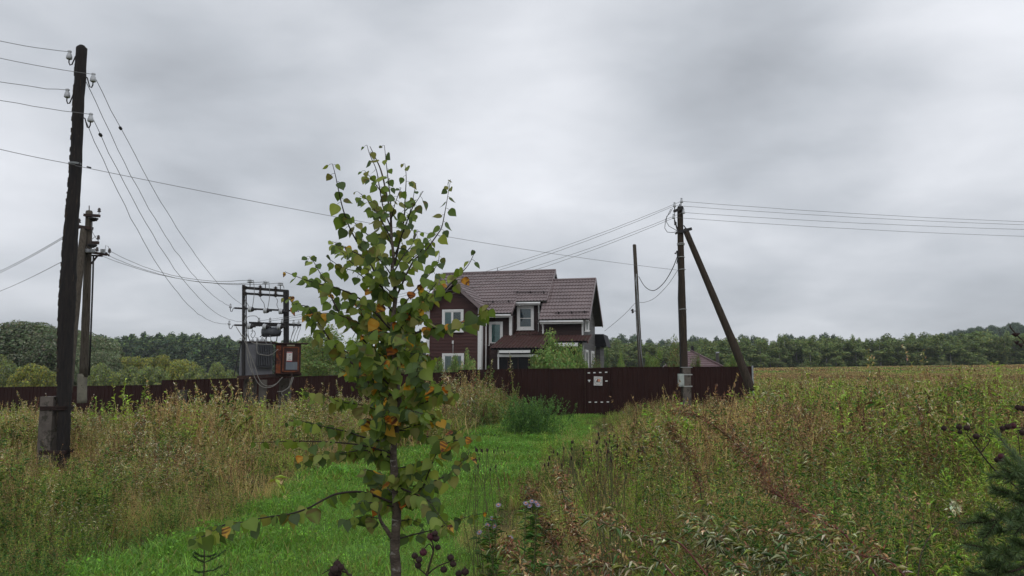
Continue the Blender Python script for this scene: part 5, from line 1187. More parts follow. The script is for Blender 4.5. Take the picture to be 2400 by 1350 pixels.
    z0 = TP(675, 877, -.22).z; z1 = TP(675, 806, -.22).z; ux = Vector((b.x - a.x, b.y - a.y, 0)).normalized(); uy = Vector((-ux.y, ux.x, 0)); RM = Matrix((ux, uy, Vector((0, 0, 1)))).transposed(); Lx = (b - a).length
    cc = (a + b) / 2 + uy * .27; cc.z = (z0 + z1) / 2; MB().box(cc, (Lx, .5, z1 - z0), 0, RM).build('body', M['rust'], cab)
    MB().box(Vector((cc.x, cc.y, z1 + .022)) - uy * .02 + ux * .05, (Lx + .38, .66, .035), 0, RM).build('rain_cover', M['rust_dark'], cab)
    q = lambda px, py, o: TP(px, py, -.22) - uy * o
    st = MB(); p0, p1 = q(647, 842, .0), q(658, 842, .0); st.box((p0 + p1) / 2, ((p1 - p0).length, .06, (z1 - z0) * .92), 0, RM); st.build('side_door', M['rust_heavy'], cab)
    dx0, dx1 = q(662, 842, .02), q(700, 842, .02); dz0, dz1 = TP(680, 872, -.22).z, TP(680, 813, -.22).z; dc = (dx0 + dx1) / 2; dc.z = (dz0 + dz1) / 2; dw = (dx1 - dx0).length
    d = MB().box(dc, (dw, .04, dz1 - dz0), 0, RM); door = d.build('door', M['rust'], cab)
    e = MB(); ww = .045
    for sx, sz, lx, lz in ((0, 1, dw - .08, ww), (0, -1, dw - .08, ww), (-1, 0, ww, dz1 - dz0 - .03), (1, 0, ww, dz1 - dz0 - .03)):
        e.box(dc + ux * sx * (dw / 2 - .02) + Vector((0, 0, sz * ((dz1 - dz0) / 2 - .02))) - uy * (.022 + .003 * abs(sx)), (lx, .03, lz), 0, RM)
    e.build('door_rim', M['rust_rim'], door)
    MB().box(q(681.5, 809.5, .01), (.27, .03, .05), 0, RM).build('top_strip', M['pale_strip'], cab)
    lb = MB().box(q(678, 836, .045), (.19, .006, .34), 0, RM).build('warning_label', M['sign_white'], door)
    e = MB()
    for py in (826.2, 846.2): e.box(q(678, py, .0485), (.188, .004, .024), 0, RM)
    e.build('label_band', M['sign_red'], lb)
    e = MB()
    e.add([q(676.5, 838, .051), q(678.5, 840, .051), q(678.3, 838.8, .051)], [(0, 1, 2)]); e.add([q(681.5, 837.5, .051), q(679, 840, .051), q(679.3, 838.8, .051)], [(0, 1, 2)]); e.box(q(679, 832, .050), (.028, .003, .04), 0, RM @ Matrix.Rotation(.5, 3, 'Y'))
    for i, px in enumerate((675.2, 676.6, 678.2, 679.6, 681.2)): e.box(q(px, 842.2 + (i % 2) * .4, .050), (.014, .003, .02), 0, RM)
    e.build('lettering', M['sign_grey'], lb)
    MB().box(q(684, 857.5, .045), (.42, .008, .27), 0, RM).build('grey_plate', M['plate_blue'], door)
    MB().bar(q(684, 874, .02), q(684, 884, .02), .04, .04).build('conduit', M['rust_dark'], cab)
M['concrete_dark'] = pm('dark_concrete', (.085, .075, .062), (.055, .048, .04), 4, .9, .4)
M['grey_fin'] = pm('grey_fins', (.075, .078, .088), (.05, .052, .06), 4, .5)
M['pale_cable'] = pm('pale_cable_sheath', (.26, .25, .23), (.20, .19, .17), 4, .6)
M['rust_rim'] = pm('rust_rim', (.20, .060, .022), (.07, .022, .015), 7, .85, .3)
M['pale_strip'] = pm('pale_painted_strip', (.42, .38, .27), (.32, .28, .19), 6, .7)
M['plate_blue'] = pm('blue_grey_plate', (.115, .135, .165), (.16, .18, .20), 6, .5, stretch=(3, 3, .6))

def right_pole():
    Y = 25.0; b = P(1605, 925, Y); gz = Hs(b.x, b.y)
    root = thing('wire_pole', 'dark wooden power pole with white bands and four wires, right of the house', 'power pole', (b.x, b.y, gz))
    roughpole([(1593.5, 485, 12), (1594, 489, 14), (1595, 560, 14.5), (1597, 640, 16), (1601, 760, 16.5), (1604, 860, 17), (1605, 930, 18)], Y, 14, .015, seed=8).build('pole_shaft', M['pole_wood_dark'], root)
    a0, a1 = P(1606, 862, Y - .08), P(1606, 930, Y - .08); MB().rng(a0.x - .115, a0.x + .135, Y - .26, Y - .13, gz - .2, a0.z).build('concrete_stub', M['concrete'], root)
    def band(cx, py, r, h, yy=Y):
        c = P(cx, py, yy); MB().tube([(c.x + r * math.cos(t), yy + r * math.sin(t), c.z + .006 * math.sin(3 * t)) for t in np.linspace(0, 6.29, 17)], h, 6).build('band', M['pale_metal'], root)
    for cx, py in ((1595.5, 571), (1595.7, 574), (1596, 603), (1598, 632), (1600.5, 725)): band(cx, py, .125, .014)
    for py in (861, 878, 905): c = P(1605.5, py, Y); MB().box((c.x, Y - .15, c.z), (.36, .25, .035 if py > 870 else .02)).build('band', M['pale_metal'], root)
    for a_, b_, w_ in (((1579, 496), (1601, 486), .09), ((1583, 548), (1596, 540), .065), ((1594, 543), (1621, 536), .09), ((1602, 528), (1608, 536), .03)): MB().bar(P(a_[0], a_[1], Y - .15), P(b_[0], b_[1], Y - .15), w_, w_).build('crossarm' if w_ > .05 else 'bracket', M['black_steel'], root)
    for px, y0, y1 in ((1593, 478, 487), (1596, 474, 487), (1581, 485, 497), (1599, 500, 508), (1581, 500, 522), (1590, 482, 487)): MB().tube([P(px, y1, Y - .16), P(px, y0, Y - .16)], .016, 6).build('pin', M['black_steel'], root)
    s = MB().bar(P(1581, 516, Y - .12), P(1588, 540, Y - .12), .04, .04); s.box(P(1583, 524, Y - .14), (.07, .07, .10)); s.build('strain_clamp', M['black_steel'], root)
    for px, py in ((1597.5, 475.5), (1581, 485.5), (1602, 501), (1579, 513)): wi, d = MB(), MB(); insul(wi, d, P(px, py, Y - .16), (0, 0, 1), 1.25); wi.build('insulator', M['porcelain'], root)
    c = MB(); c.tube([P(x, y, Y - .12) for x, y in ((1587, 592), (1589, 610), (1591, 650), (1590, 700), (1592, 760), (1594, 820), (1595, 895))], .022, 6)
    c.tube([P(x, y, Y - .14) for x, y in ((1584, 592), (1583, 594), (1586, 588), (1588, 606), (1586, 618))], .014, 5); c.box(P(1588, 590, Y - .14), (.06, .05, .07)); c.box(P(1583, 594, Y - .14), (.05, .04, .04))
    for pts in ([(1576, 488), (1570, 500), (1562, 508), (1562, 520), (1568, 530), (1582, 538), (1588, 542)], [(1572, 490), (1566, 503), (1560, 514), (1558, 535), (1564, 544), (1576, 545), (1587, 543)]): c.tube([P(x, y, Y - .14) for x, y in pts], .010, 5)
    c.build('service_cable', M['cable'], root)
    r2 = P(1752, 915, 24.4); st = thing('pole_strut', 'dark wooden strut leaning from the right onto the wire pole', 'strut', (r2.x, r2.y, Hs(r2.x, r2.y)))
    roughpole([(1607, 539, 12), (1609, 545, 14), (1640, 618, 15), (1680, 713, 17), (1720, 808, 19), (1748, 880, 20), (1762, 916, 20)], 25, 12, .015, ys=(25, 24.4), seed=9).build('strut_shaft', M['pole_wood_dark'], st)
    bx = P(1593, 891, Y - .1); m = MB().rng(bx.x - .09, bx.x + .09, Y - .36, Y - .22, P(1593, 905, Y).z, P(1593, 876, Y).z); m.rng(bx.x - .075, bx.x + .075, Y - .375, Y - .3605, P(1593, 903, Y).z, P(1593, 878, Y).z)
    tag(m.build('meter_box', M['meter_box'], at=(bx.x, Y - .28, P(1593, 905, Y).z)), 'small white dented meter box on the foot of the wire pole', 'meter box')
    Y = 35.0; b = P(1502, 900, Y); r3 = thing('bare_pole', 'bare grey brown wooden pole without crossarms behind the fence', 'pole', (b.x, b.y, Hs(b.x, b.y)))
    roughpole([(1487, 573, 7), (1487, 575, 8.5), (1491, 650, 9), (1495, 740, 10), (1501, 850, 11), (1503, 905, 11)], Y, 12, .015, seed=10).build('pole_shaft', M['pole_wood'], r3)
    c = MB(); c.tube([P(x, y, Y - .12) for x, y in ((1492, 642), (1490, 660), (1495, 700), (1497, 740), (1499, 780), (1503, 830), (1508, 862))], .018, 6); c.tube([P(x, y, Y - .13) for x, y in ((1491, 642), (1493, 690), (1493, 760), (1497, 800), (1500, 860))], .013, 6)
    c.build('service_cable', M['steel_flue'], r3)
    c = MB(); c.bar(P(1491, 729, Y - .1), P(1484, 729, Y - .1), .03, .03); c.box(P(1482, 727, Y - .1), (.09, .12, .10), 0, Matrix.Rotation(.6, 3, 'Y')); c.box(P(1483, 732, Y - .1), (.08, .12, .08), 0, Matrix.Rotation(-.3, 3, 'Y')); c.build('floodlight', M['black_steel'], r3)
M['pale_metal'] = pm('pale_metal_band', (.45, .45, .44), (.32, .32, .31), 8, .5); M['meter_box'] = pm('dented_white_box', (.46, .50, .47), (.34, .37, .35), 7, .5, .4)

def wires():
    tips = charred_pole(); line_pole(); transformer(); right_pole()
    Y = 13.2; top, r1, l2, r2 = tips
    for p, (x0, y0), nm in ((top, (0, 90), 'topmost wire leaving the charred pole to the left edge'), (r1, (0, 130), 'second wire leaving the charred pole to the left edge'), (l2, (0, 185), 'third wire leaving the charred pole to the left edge'), (r2, (0, 228), 'fourth wire leaving the charred pole to the left edge')):
        e = P(x0, y0, 12.2); far = e + (e - p) * 1.3; far.z += .12; wire(p, far, .10, nm, .0055, wob=.004, n=14)
    # drops to the transformer
    def drop(a, px, py, sag, nm, knot=None):
        b = TP(px, py); wire(a, b, sag, nm, .0060, n=30, wob=.008)
        if knot is not None:
            t = knot; p = Vector(a).lerp(b, t); p.z -= 4 * sag * t * (1 - t); d = (b - Vector(a)).normalized()
            tag(MB().tube([p - d * .05, p - d * .03, p + d * .03, p + d * .05], [.012, .03, .03, .012], 8).build('wire_clamp', M['cable'], at=p), 'black wire clamp on the %s' % nm.replace('wire from', 'wire coming from'), 'clamp')
    drop(r1, 571, 716, .62, 'uppermost wire from the charred pole down to the transformer', .105)
    drop(P(201, 190, Y), 540, 718, .75, 'second wire from the charred pole down to the transformer')
    drop(r2, 571, 754, 1.0, 'third wire from the charred pole down to the transformer', .035)
    drop(P(203, 287, Y), 537, 758, 1.05, 'lowest wire from the charred pole down to the transformer')
    # aerial cable past everything to the wire pole
    a = P(176, 386, Y - .12); e = P(0, 343, 12.2); wire(a, e + (e - a) * 1.2, .05, 'lowest cable leaving the charred pole to the left edge', .0055, mat='wire'); wire(P(176, 388, Y - .12), P(1588, 633, 25), .17, 'long aerial cable from the charred pole to the wire pole', .0055, mat='wire', n=40, name='aerial_cable')
    j = tag(MB().tube([P(203, 391, Y - .1), P(204, 391, Y - .1), P(213, 393, Y - .1), P(214, 393, Y - .1)], [.006, .014, .014, .006], 6).build('cable_joint', M['cable'], at=P(203, 391, Y)), 'small dark cable joint right of the charred pole', 'clamp')
    # high line: behind the charred pole to the transformer, and off to the left
    for i, ((x0, y0), (x1, y1)) in enumerate((((257, 588), (587, 656)), ((255, 599), (623, 660)), ((240, 600), (658, 663)))):
        wire(P(x0, y0, 27.8), TP(x1, y1), .42, ('upper', 'middle', 'lower')[i] + ' wire from the line pole to the top of the transformer frame', .009, n=24, wob=.004)
    for i, ((x0, y0), (x1, y1)) in enumerate((((186, 532), (0, 626)), ((188, 534), (0, 630)), ((188, 590), (0, 673)))):
        a = P(x0, y0, 27.9); b = P(x1, y1, 44); wire(a, b + (b - a) * .8, .25, ('upper', 'second', 'lowest')[i] + ' wire running from the line pole down behind the left edge', .012, n=20)
    # low voltage: transformer to the wire pole, then on to the right
    for i, ((x0, y0), (x1, y1), (xr, yr)) in enumerate((((608, 752), (1596, 472), (2400, 514)), ((634, 752), (1582, 482), (2400, 521)), ((662, 754), (1600, 498), (2400, 532)), ((690, 757), (1581, 510), (2400, 548)))):
        n_ = ('first', 'second', 'third', 'lowest')[i]; q = P(x1, y1, 24.85)
        wire(TP(x0, y0), q, .52, n_ + ' wire sagging from the transformer over the house to the wire pole', .0065, n=40, wob=.003)
        e = P(xr, yr, 27.2); wire(P(x1 + 3, y1, 24.85), e + (e - q) * .35, .12, n_ + ' wire from the wire pole out to the right edge', .0065, n=24, wob=.002)
    Yr = 24.9
    wirepts([P(1588, 600, Yr), P(1575, 632, Yr + 1.5), P(1555, 664, 29), P(1532, 681, 31), P(1512, 672, 33), P(1497, 648, 34.9)], 'thick black cable sagging between the wire pole and the bare pole', .016, 'service_cable', 'cable')
    wirepts([P(1588, 634, Yr), P(1565, 668, 28), P(1535, 698, 31), P(1512, 708, 33), P(1494, 709, 34.8)], 'thin wire sagging between the wire pole and the bare pole', .009)
    wirepts([P(1491, 708, 34.9), P(1458, 742, 37), P(1417, 776, 40)], 'thin wire from the bare pole down to the house corner', .010)
    wirepts([P(1506, 812, 35), P(1550, 845, 38), P(1598, 866, 45)], 'dark cable from the bare pole down towards the sauna', .016, 'service_cable', 'cable')
    # leftover posts in the weeds, left part
    for px, yt, Yp, w, lab in ((427, 917, 24.5, 18, 'short dark square post stub standing in the weeds left of the transformer'),):
        a = P(px, yt, Yp); hw = w / 2 / FPX * Yp; m = MB().rng(a.x - hw, a.x + hw, Yp - .1, Yp + .1, Hs(a.x, Yp) - .2, a.z); m.rng(a.x - hw - .02, a.x + hw + .02, Yp - .12, Yp + .12, a.z + .001, a.z + .04)
        tag(m.build('post_stub', M['concrete_dark'], at=(a.x, Yp, Hs(a.x, Yp))), lab, 'post')
wires()
# ================================================================ NEAR PLANTS
M['leaf'] = leafmat('birch_leaves', .5, .45, .0, spec=.35)
M['twig'] = pm('dark_twig_bark', (.045, .032, .024), (.025, .018, .014), 30, .8)
M['birch_trunk'] = pm('young_birch_bark', (.16, .125, .10), (.055, .040, .032), 14, .85, .5, stretch=(1, 1, 2.2), c3=(.30, .28, .25), s3=16, amt3=.28)
def smooth_path(pts, sub=6):
    p = [Vector(q) for q in pts]; p = [p[0] * 2 - p[1]] + p + [p[-1] * 2 - p[-2]]; out = []
    for i in range(1, len(p) - 2):
        for j in range(sub):
            t = j / sub; a, b, c, d = p[i - 1:i + 3]
            out.append(.5 * ((2 * b) + (c - a) * t + (2 * a - 5 * b + 4 * c - d) * t * t + (3 * b - a - 3 * c + d) * t ** 3))
    out.append(p[-2]); return out
def big_leaf(rng, base, down, nrm, size, col, col2=None):
    """triangular-ovate birch leaf: 2 x 6 outline points, folded at the midrib, tip curled"""
    down = down.normalized(); s = down.cross(nrm).normalized(); n = s.cross(down).normalized()
    prof = ((0, .0), (-.02, .20), (.03, .36), (.14, .47), (.28, .505), (.44, .46), (.60, .35), (.76, .20), (.88, .09), (1.0, .0)); fold = rng.uniform(-.05, .28); curl = rng.uniform(-.25, .55); V = []; C = []
    tw = rng.uniform(-.25, .25)
    for t, w in prof:
        c = base + down * (t * size) + n * (curl * size * t * t); jag = 1 + rng.uniform(-.07, .07)
        ss_ = s + n * tw * t
        for sd in (-1, 0, 1):
            V.append(c + ss_ * (sd * w * size * .92 * jag) + n * (abs(sd) * w * size * fold))
            cc = col
            if col2 is not None and (rng.random() < .45): cc = col2
            C.append(cc * (1.0 if sd else 1.12))
    T = []
    for i in range(len(prof) - 1):
        for k in (0, 1): a = i * 3 + k; T += [(a, a + 1, a + 4), (a, a + 4, a + 3)]
    return np.array([tuple(v) for v in V]), np.array(T), np.array(C)
def birch():
    D0 = 3.3; rng = random.Random(77)
    b = P(925, 1350, D0); gz = Hs(b.x, b.y)
    root = thing('young_birch', 'slender young birch in the foreground with green and a few orange spotted leaves', 'tree', (b.x, b.y, gz))
    trunk = [(926, 1800), (928, 1500), (929, 1350), (925, 1290), (930, 1200), (926, 1130), (922, 1060), (929, 1000), (935, 950), (930, 900), (926, 850), (920, 790), (922, 740), (927, 690), (919, 640), (922, 600), (918, 560), (915, 500), (905, 450), (893, 400), (880, 370), (867, 343)]
    wd = [30, 27, 24, 22, 20, 18, 16, 15, 14, 13, 12, 11, 10, 9, 8, 7, 6, 5, 4, 3.5, 2.6, 1.6]
    def yoff(px, py): return D0
    tp = []; 
    for x, y in trunk: tp.append(P(x, y, D0) if y < 1500 else Vector((P(x, 1500, D0).x, D0, P(x, y, D0).z)))
    tp[0].z = gz - .05; tps = smooth_path(tp, 4); rr = np.interp(np.linspace(0, len(wd) - 1, len(tps)), range(len(wd)), wd) / 2 / FPX * D0
    mb = MB().tube(tps, [float(r) * rng.uniform(.93, 1.1) for r in rr], 12); mb.build('trunk', M['birch_trunk'], root)
    # second low stem of the fork and burrs
    lf = MB().tube(smooth_path([P(919, 1262, D0), P(905, 1240, D0 - .02), P(893, 1222, D0 - .04), P(885, 1195, D0 - .05)], 4), [.0105, .010, .010, .009, .009, .009, .008, .008, .007, .007, .006, .006, .004], 8); lf.build('stem_fork', M['birch_trunk'], root)
    B = [  # polylines tip -> trunk, depth offset of the tip, leaf spacing, leaf size factor
        ([(779, 384), (786, 410), (793, 444), (805, 494), (821, 537), (846, 583), (885, 650), (915, 720)], -.35, 23, 1),
        ([(901, 341), (905, 380), (909, 415), (915, 469), (917, 519)], .1, 24, .8), ([(860, 340), (867, 363), (882, 398), (889, 437), (899, 490), (915, 530)], -.05, 20, .8),
        ([(949, 384), (952, 416), (949, 473), (946, 519), (925, 620)], .3, 30, .95), ([(992, 448), (974, 476), (961, 500), (935, 570)], -.2, 18, .9),
        ([(1056, 421), (1049, 462), (1042, 501), (1035, 533), (1024, 551), (995, 590), (967, 615), (927, 700)], .3, 20, .95),
        ([(1113, 590), (1099, 619), (1081, 640), (1060, 661), (1031, 690), (995, 704), (960, 715), (925, 765)], -.4, 27, .95),
        ([(782, 567), (811, 583), (853, 604), (913, 665)], .35, 17, 1), ([(725, 601), (736, 615), (750, 640), (764, 665), (775, 693), (800, 740), (850, 795), (918, 860)], .3, 16, .95),
        ([(670, 638), (711, 654), (747, 665), (789, 675), (850, 705), (918, 775)], -.3, 17, 1.05), ([(672, 690), (690, 715), (718, 718), (740, 747), (761, 779), (800, 830), (870, 885), (926, 935)], .25, 15, 1.1),
        ([(1150, 714), (1130, 730), (1106, 746), (1077, 757), (1035, 765), (981, 778), (922, 800)], -.45, 17, 1.1), ([(764, 601), (800, 626), (839, 640), (880, 680), (918, 730)], -.1, 17, 1),
        ([(1030, 590), (1025, 620), (1000, 650), (965, 690), (925, 745)], .1, 15, 1.05), ([(868, 470), (880, 500), (900, 540), (918, 575)], .2, 14, .95), ([(975, 430), (960, 500), (940, 560), (920, 610)], .05, 18, .9),
        ([(815, 510), (840, 530), (870, 560), (915, 620)], -.2, 15, 1), ([(1010, 560), (985, 590), (955, 620), (922, 680)], -.25, 16, 1), ([(840, 450), (862, 470), (890, 510), (917, 560)], .25, 17, .85),
        ([(712, 745), (750, 735), (800, 740), (860, 770), (920, 820)], .1, 14, 1.1), ([(1040, 640), (1010, 680), (970, 730), (923, 790)], .4, 14, 1.05), ([(800, 590), (830, 620), (870, 650), (920, 700)], .1, 14, 1),
        ([(1000, 760), (985, 745), (960, 740), (924, 770)], -.2, 15, 1), ([(850, 560), (872, 590), (900, 620), (920, 650)], -.35, 13, 1), ([(980, 540), (965, 575), (945, 600), (922, 640)], .3, 14, .95),
        ([(735, 790), (770, 800), (820, 830), (880, 870), (928, 920)], -.2, 15, 1.15), ([(790, 860), (830, 880), (880, 905), (930, 950)], .3, 15, 1.1), ([(985, 850), (978, 865), (974, 900), (970, 935), (933, 985)], -.3, 17, 1.05),
        ([(715, 925), (760, 930), (800, 942), (850, 950), (930, 975)], -.15, 14, 1.05), ([(678, 985), (720, 990), (760, 1000), (815, 1012), (850, 1024), (925, 1040)], .25, 15, 1), ([(600, 1038), (640, 1036), (700, 1034), (770, 1036), (850, 1044), (925, 1065)], -.35, 24, .95),
        ([(695, 1078), (740, 1068), (800, 1062), (860, 1056), (925, 1075)], .1, 13, 1), ([(500, 1245), (530, 1228), (567, 1224), (594, 1218), (640, 1210), (678, 1205), (722, 1191), (761, 1170), (793, 1157), (851, 1154), (925, 1180)], -.5, 21, 1.1),
        ([(462, 1262), (480, 1255), (505, 1240), (530, 1229)], -.52, 24, 1.15), ([(800, 1222), (830, 1215), (860, 1212), (893, 1215)], .1, 17, 1.05),
        ([(1090, 1000), (1060, 1018), (1033, 1030), (1005, 1024), (961, 1012), (936, 1008)], .3, 20, 1), ([(1118, 1020), (1079, 1030), (1033, 1048), (1007, 1101), (986, 1145), (930, 1180)], -.3, 17, 1.05),
        ([(1100, 1055), (1096, 1070), (1075, 1092), (1050, 1113), (1020, 1126), (970, 1150), (930, 1195)], .25, 17, 1.05), ([(1055, 1240), (1037, 1219), (1011, 1181), (1003, 1173), (969, 1156), (928, 1140)], -.35, 20, 1.1),
        ([(1138, 1202), (1083, 1215), (1020, 1240), (969, 1253), (926, 1265)], .2, 24, .95), ([(1066, 918), (1040, 928), (1010, 938), (970, 955), (934, 985)], -.25, 15, 1), ([(860, 1100), (885, 1110), (925, 1130)], -.2, 13, 1.1), ([(860, 980), (890, 1000), (928, 1030)], -.25, 13, 1.1),
        ([(995, 1080), (965, 1100), (926, 1130)], -.1, 15, 1.1), ([(870, 1040), (895, 1060), (923, 1090)], .2, 13, 1.1), ([(830, 800), (860, 820), (895, 850), (926, 890)], -.3, 12, 1.15), ([(990, 800), (960, 820), (928, 850)], .2, 14, 1.1),
        ([(850, 700), (880, 730), (922, 770)], .3, 12, 1.1), ([(1000, 690), (965, 720), (922, 750)], -.2, 13, 1.1), ([(865, 630), (890, 660), (921, 690)], -.15, 13, 1.05), ([(810, 690), (850, 730), (921, 800)], .15, 13, 1.1), ([(940, 440), (925, 480), (916, 520)], -.15, 15, .85), ([(855, 400), (872, 420), (893, 450)], .1, 16, .8)]
    for k in range(36):
        y0 = rng.uniform(760, 1235); sd = rng.choice((-1, 1)); L = rng.uniform(30, 120); x0 = np.interp(y0, [q[1] for q in trunk[::-1]], [q[0] for q in trunk[::-1]]); dy = rng.uniform(-70, 25)
        B.append(([(x0 + sd * L, y0 + dy), (x0 + sd * L * .55, y0 + dy * .45), (x0, y0 + 12)], rng.uniform(-.35, .35), 16, 1.0))
    greens = [A(.135, .205, .038), A(.160, .235, .042), A(.095, .150, .045), A(.21, .28, .055), A(.080, .125, .045), A(.27, .32, .075), A(.22, .22, .06)]
    orange = [A(.60, .27, .02), A(.50, .16, .02), A(.62, .36, .05)]; brown = A(.10, .03, .015); dull = A(.14, .11, .035)
    leaves = []; petiole = MB()
    for poly, dz, sp, sz in B:
        n = len(poly); pts = [P(x, y, D0 + dz * (1 - i / (n - 1)) ** 1.0) for i, (x, y) in enumerate(poly)]; path = smooth_path(pts, 5); L = sum((path[i + 1] - path[i]).length for i in range(len(path) - 1))
        r1 = min(.0075, .0018 + L * .0045); m = MB().tube(path, [.0011 + (r1 - .0011) * (i / (len(path) - 1)) ** 1.1 for i in range(len(path))], 6); m.build('branch', M['twig'], root)
        step = sp / FPX * D0 * (.92 if poly[0][1] < 600 else .62 if poly[0][1] > 960 else .74); acc = 0; side = 1; nxt = 0; tot = L * .92
        for i in range(len(path) - 1):
            seg = (path[i + 1] - path[i]); l = seg.length
            while nxt < acc + l and nxt < tot:
                p = path[i] + seg * ((nxt - acc) / l); d = seg.normalized(); side = -side
                f = nxt / L; px_s = sz * (.48 + .52 * min(1, f * 5 + .18)) * rng.uniform(.78, 1.18); size = .048 * px_s * rng.uniform(.8, 1.15)
                out = Vector((rng.uniform(-1, 1), rng.uniform(-1, 1), rng.uniform(-.2, .5))) + Vector((side * .9, 0, 0)); out = (out - d * out.dot(d)).normalized()
                pl = rng.uniform(.012, .026); q = p + out * pl * .8 + Vector((0, 0, -pl * .25)); petiole.tube([p, p.lerp(q, .5) + Vector((0, 0, .003)), q], .0008, 4, cap=False)
                down = Vector((out.x * .55 + rng.uniform(-.25, .25), out.y * .55 + rng.uniform(-.25, .25), -1 + rng.uniform(0, .55))); nrm = Vector((rng.gauss(0, .75), -1 + rng.gauss(0, .5), rng.uniform(-.2, .9)))
                py_here = 675 - FPX * ((p - EYE).z / p.y - math.tan(PITCH)) ; low = p.z < 1.75
                g = rng.choice(greens) * rng.uniform(.8, 1.25); c2 = None; u = rng.random()
                if u < (.085 if p.z < 2.1 else .02): g = rng.choice(orange); c2 = brown if rng.random() < .7 else orange[2]
                elif u < .13: c2 = dull
                leaves.append(big_leaf(rng, q, down, nrm, size, g, c2)); nxt += step * rng.uniform(.65, 1.3) * (1 if rng.random() > .22 else .3)
            acc += l
    V, T, C = soup_join(leaves); V = V - np.array(root.location)
    o = bpy.data.objects.new('crown', soup_mesh('crown', (V, T, np.clip(C, .003, .9)), M['leaf'])); COL.objects.link(o); o.parent = root
    petiole.build('petioles', M['twig'], root); print('birch leaves', len(leaves))
birch()

def burr(mb, mbs, p, r, rng):
    """spiny burdock burr"""
    mb.lathe(p - Vector((0, 0, r * .8)), (0, 0, 1), [(0, r * .3), (r * .25, r * .75), (r * .8, r), (r * 1.3, r * .8), (r * 1.6, r * .35)], 10)
    for i in range(70):
        d = Vector((rng.gauss(0, 1), rng.gauss(0, 1), rng.gauss(.15, 1))).normalized(); s = d.cross(Vector((0, 0, 1.01))).normalized() * r * .09; a = p + d * r * .8; mbs.add([a - s, a + s, p + d * r * 1.42], [(0, 1, 2)])
M['burr'] = pm('dark_burrs', (.030, .017, .016), (.055, .030, .026), 60, .9); M['burr_red'] = pm('reddish_burr', (.10, .02, .035), (.05, .018, .022), 60, .8)
M['stalk_brown'] = pm('brown_stalk', (.060, .040, .026), (.035, .024, .017), 20, .8); M['stalk_red'] = pm('red_stalk', (.17, .045, .035), (.10, .035, .028), 20, .6); M['stalk_green'] = pm('olive_stalk', (.13, .13, .05), (.08, .08, .035), 20, .7)
def burdock(label, Y, stemsp, burrs, r=.013, seed=1):
    rng = random.Random(seed); b = P(stemsp[0][0][0], stemsp[0][0][1], Y); gz = Hs(b.x, b.y)
    root = thing('burdock', label, 'plant', (b.x, b.y, gz)); st = MB()
    for k, pl in enumerate(stemsp):
        pts = [P(x, y, Y + .02 * k) for x, y in pl]
        if k == 0: pts = [Vector((pts[0].x, pts[0].y, gz))] + pts
        path = smooth_path(pts, 4); n = len(path); st.tube(path, [(.0055 if k == 0 else .0032) * (1 - .6 * i / n) for i in range(n)], 6)
    st.build('stem', M['stalk_brown'], root)
    for x, y, s in burrs:
        a, sp = MB(), MB(); p = P(x, y, Y + rng.uniform(-.03, .05)); burr(a, sp, p, r * s, rng); a.add(sp.v, sp.f); a.build('burr', M['burr'] if s < 1.15 or rng.random() < .7 else M['burr_red'], root)
    return root
def lance(rng, mbsoup, base, d, ln, wd, c): mbsoup.append(leaves_on(np.array([tuple(base)]), np.array([tuple(d)]), ln, wd, np.array([c]), np.random.default_rng(rng.randrange(10 ** 6)), .15, .3))
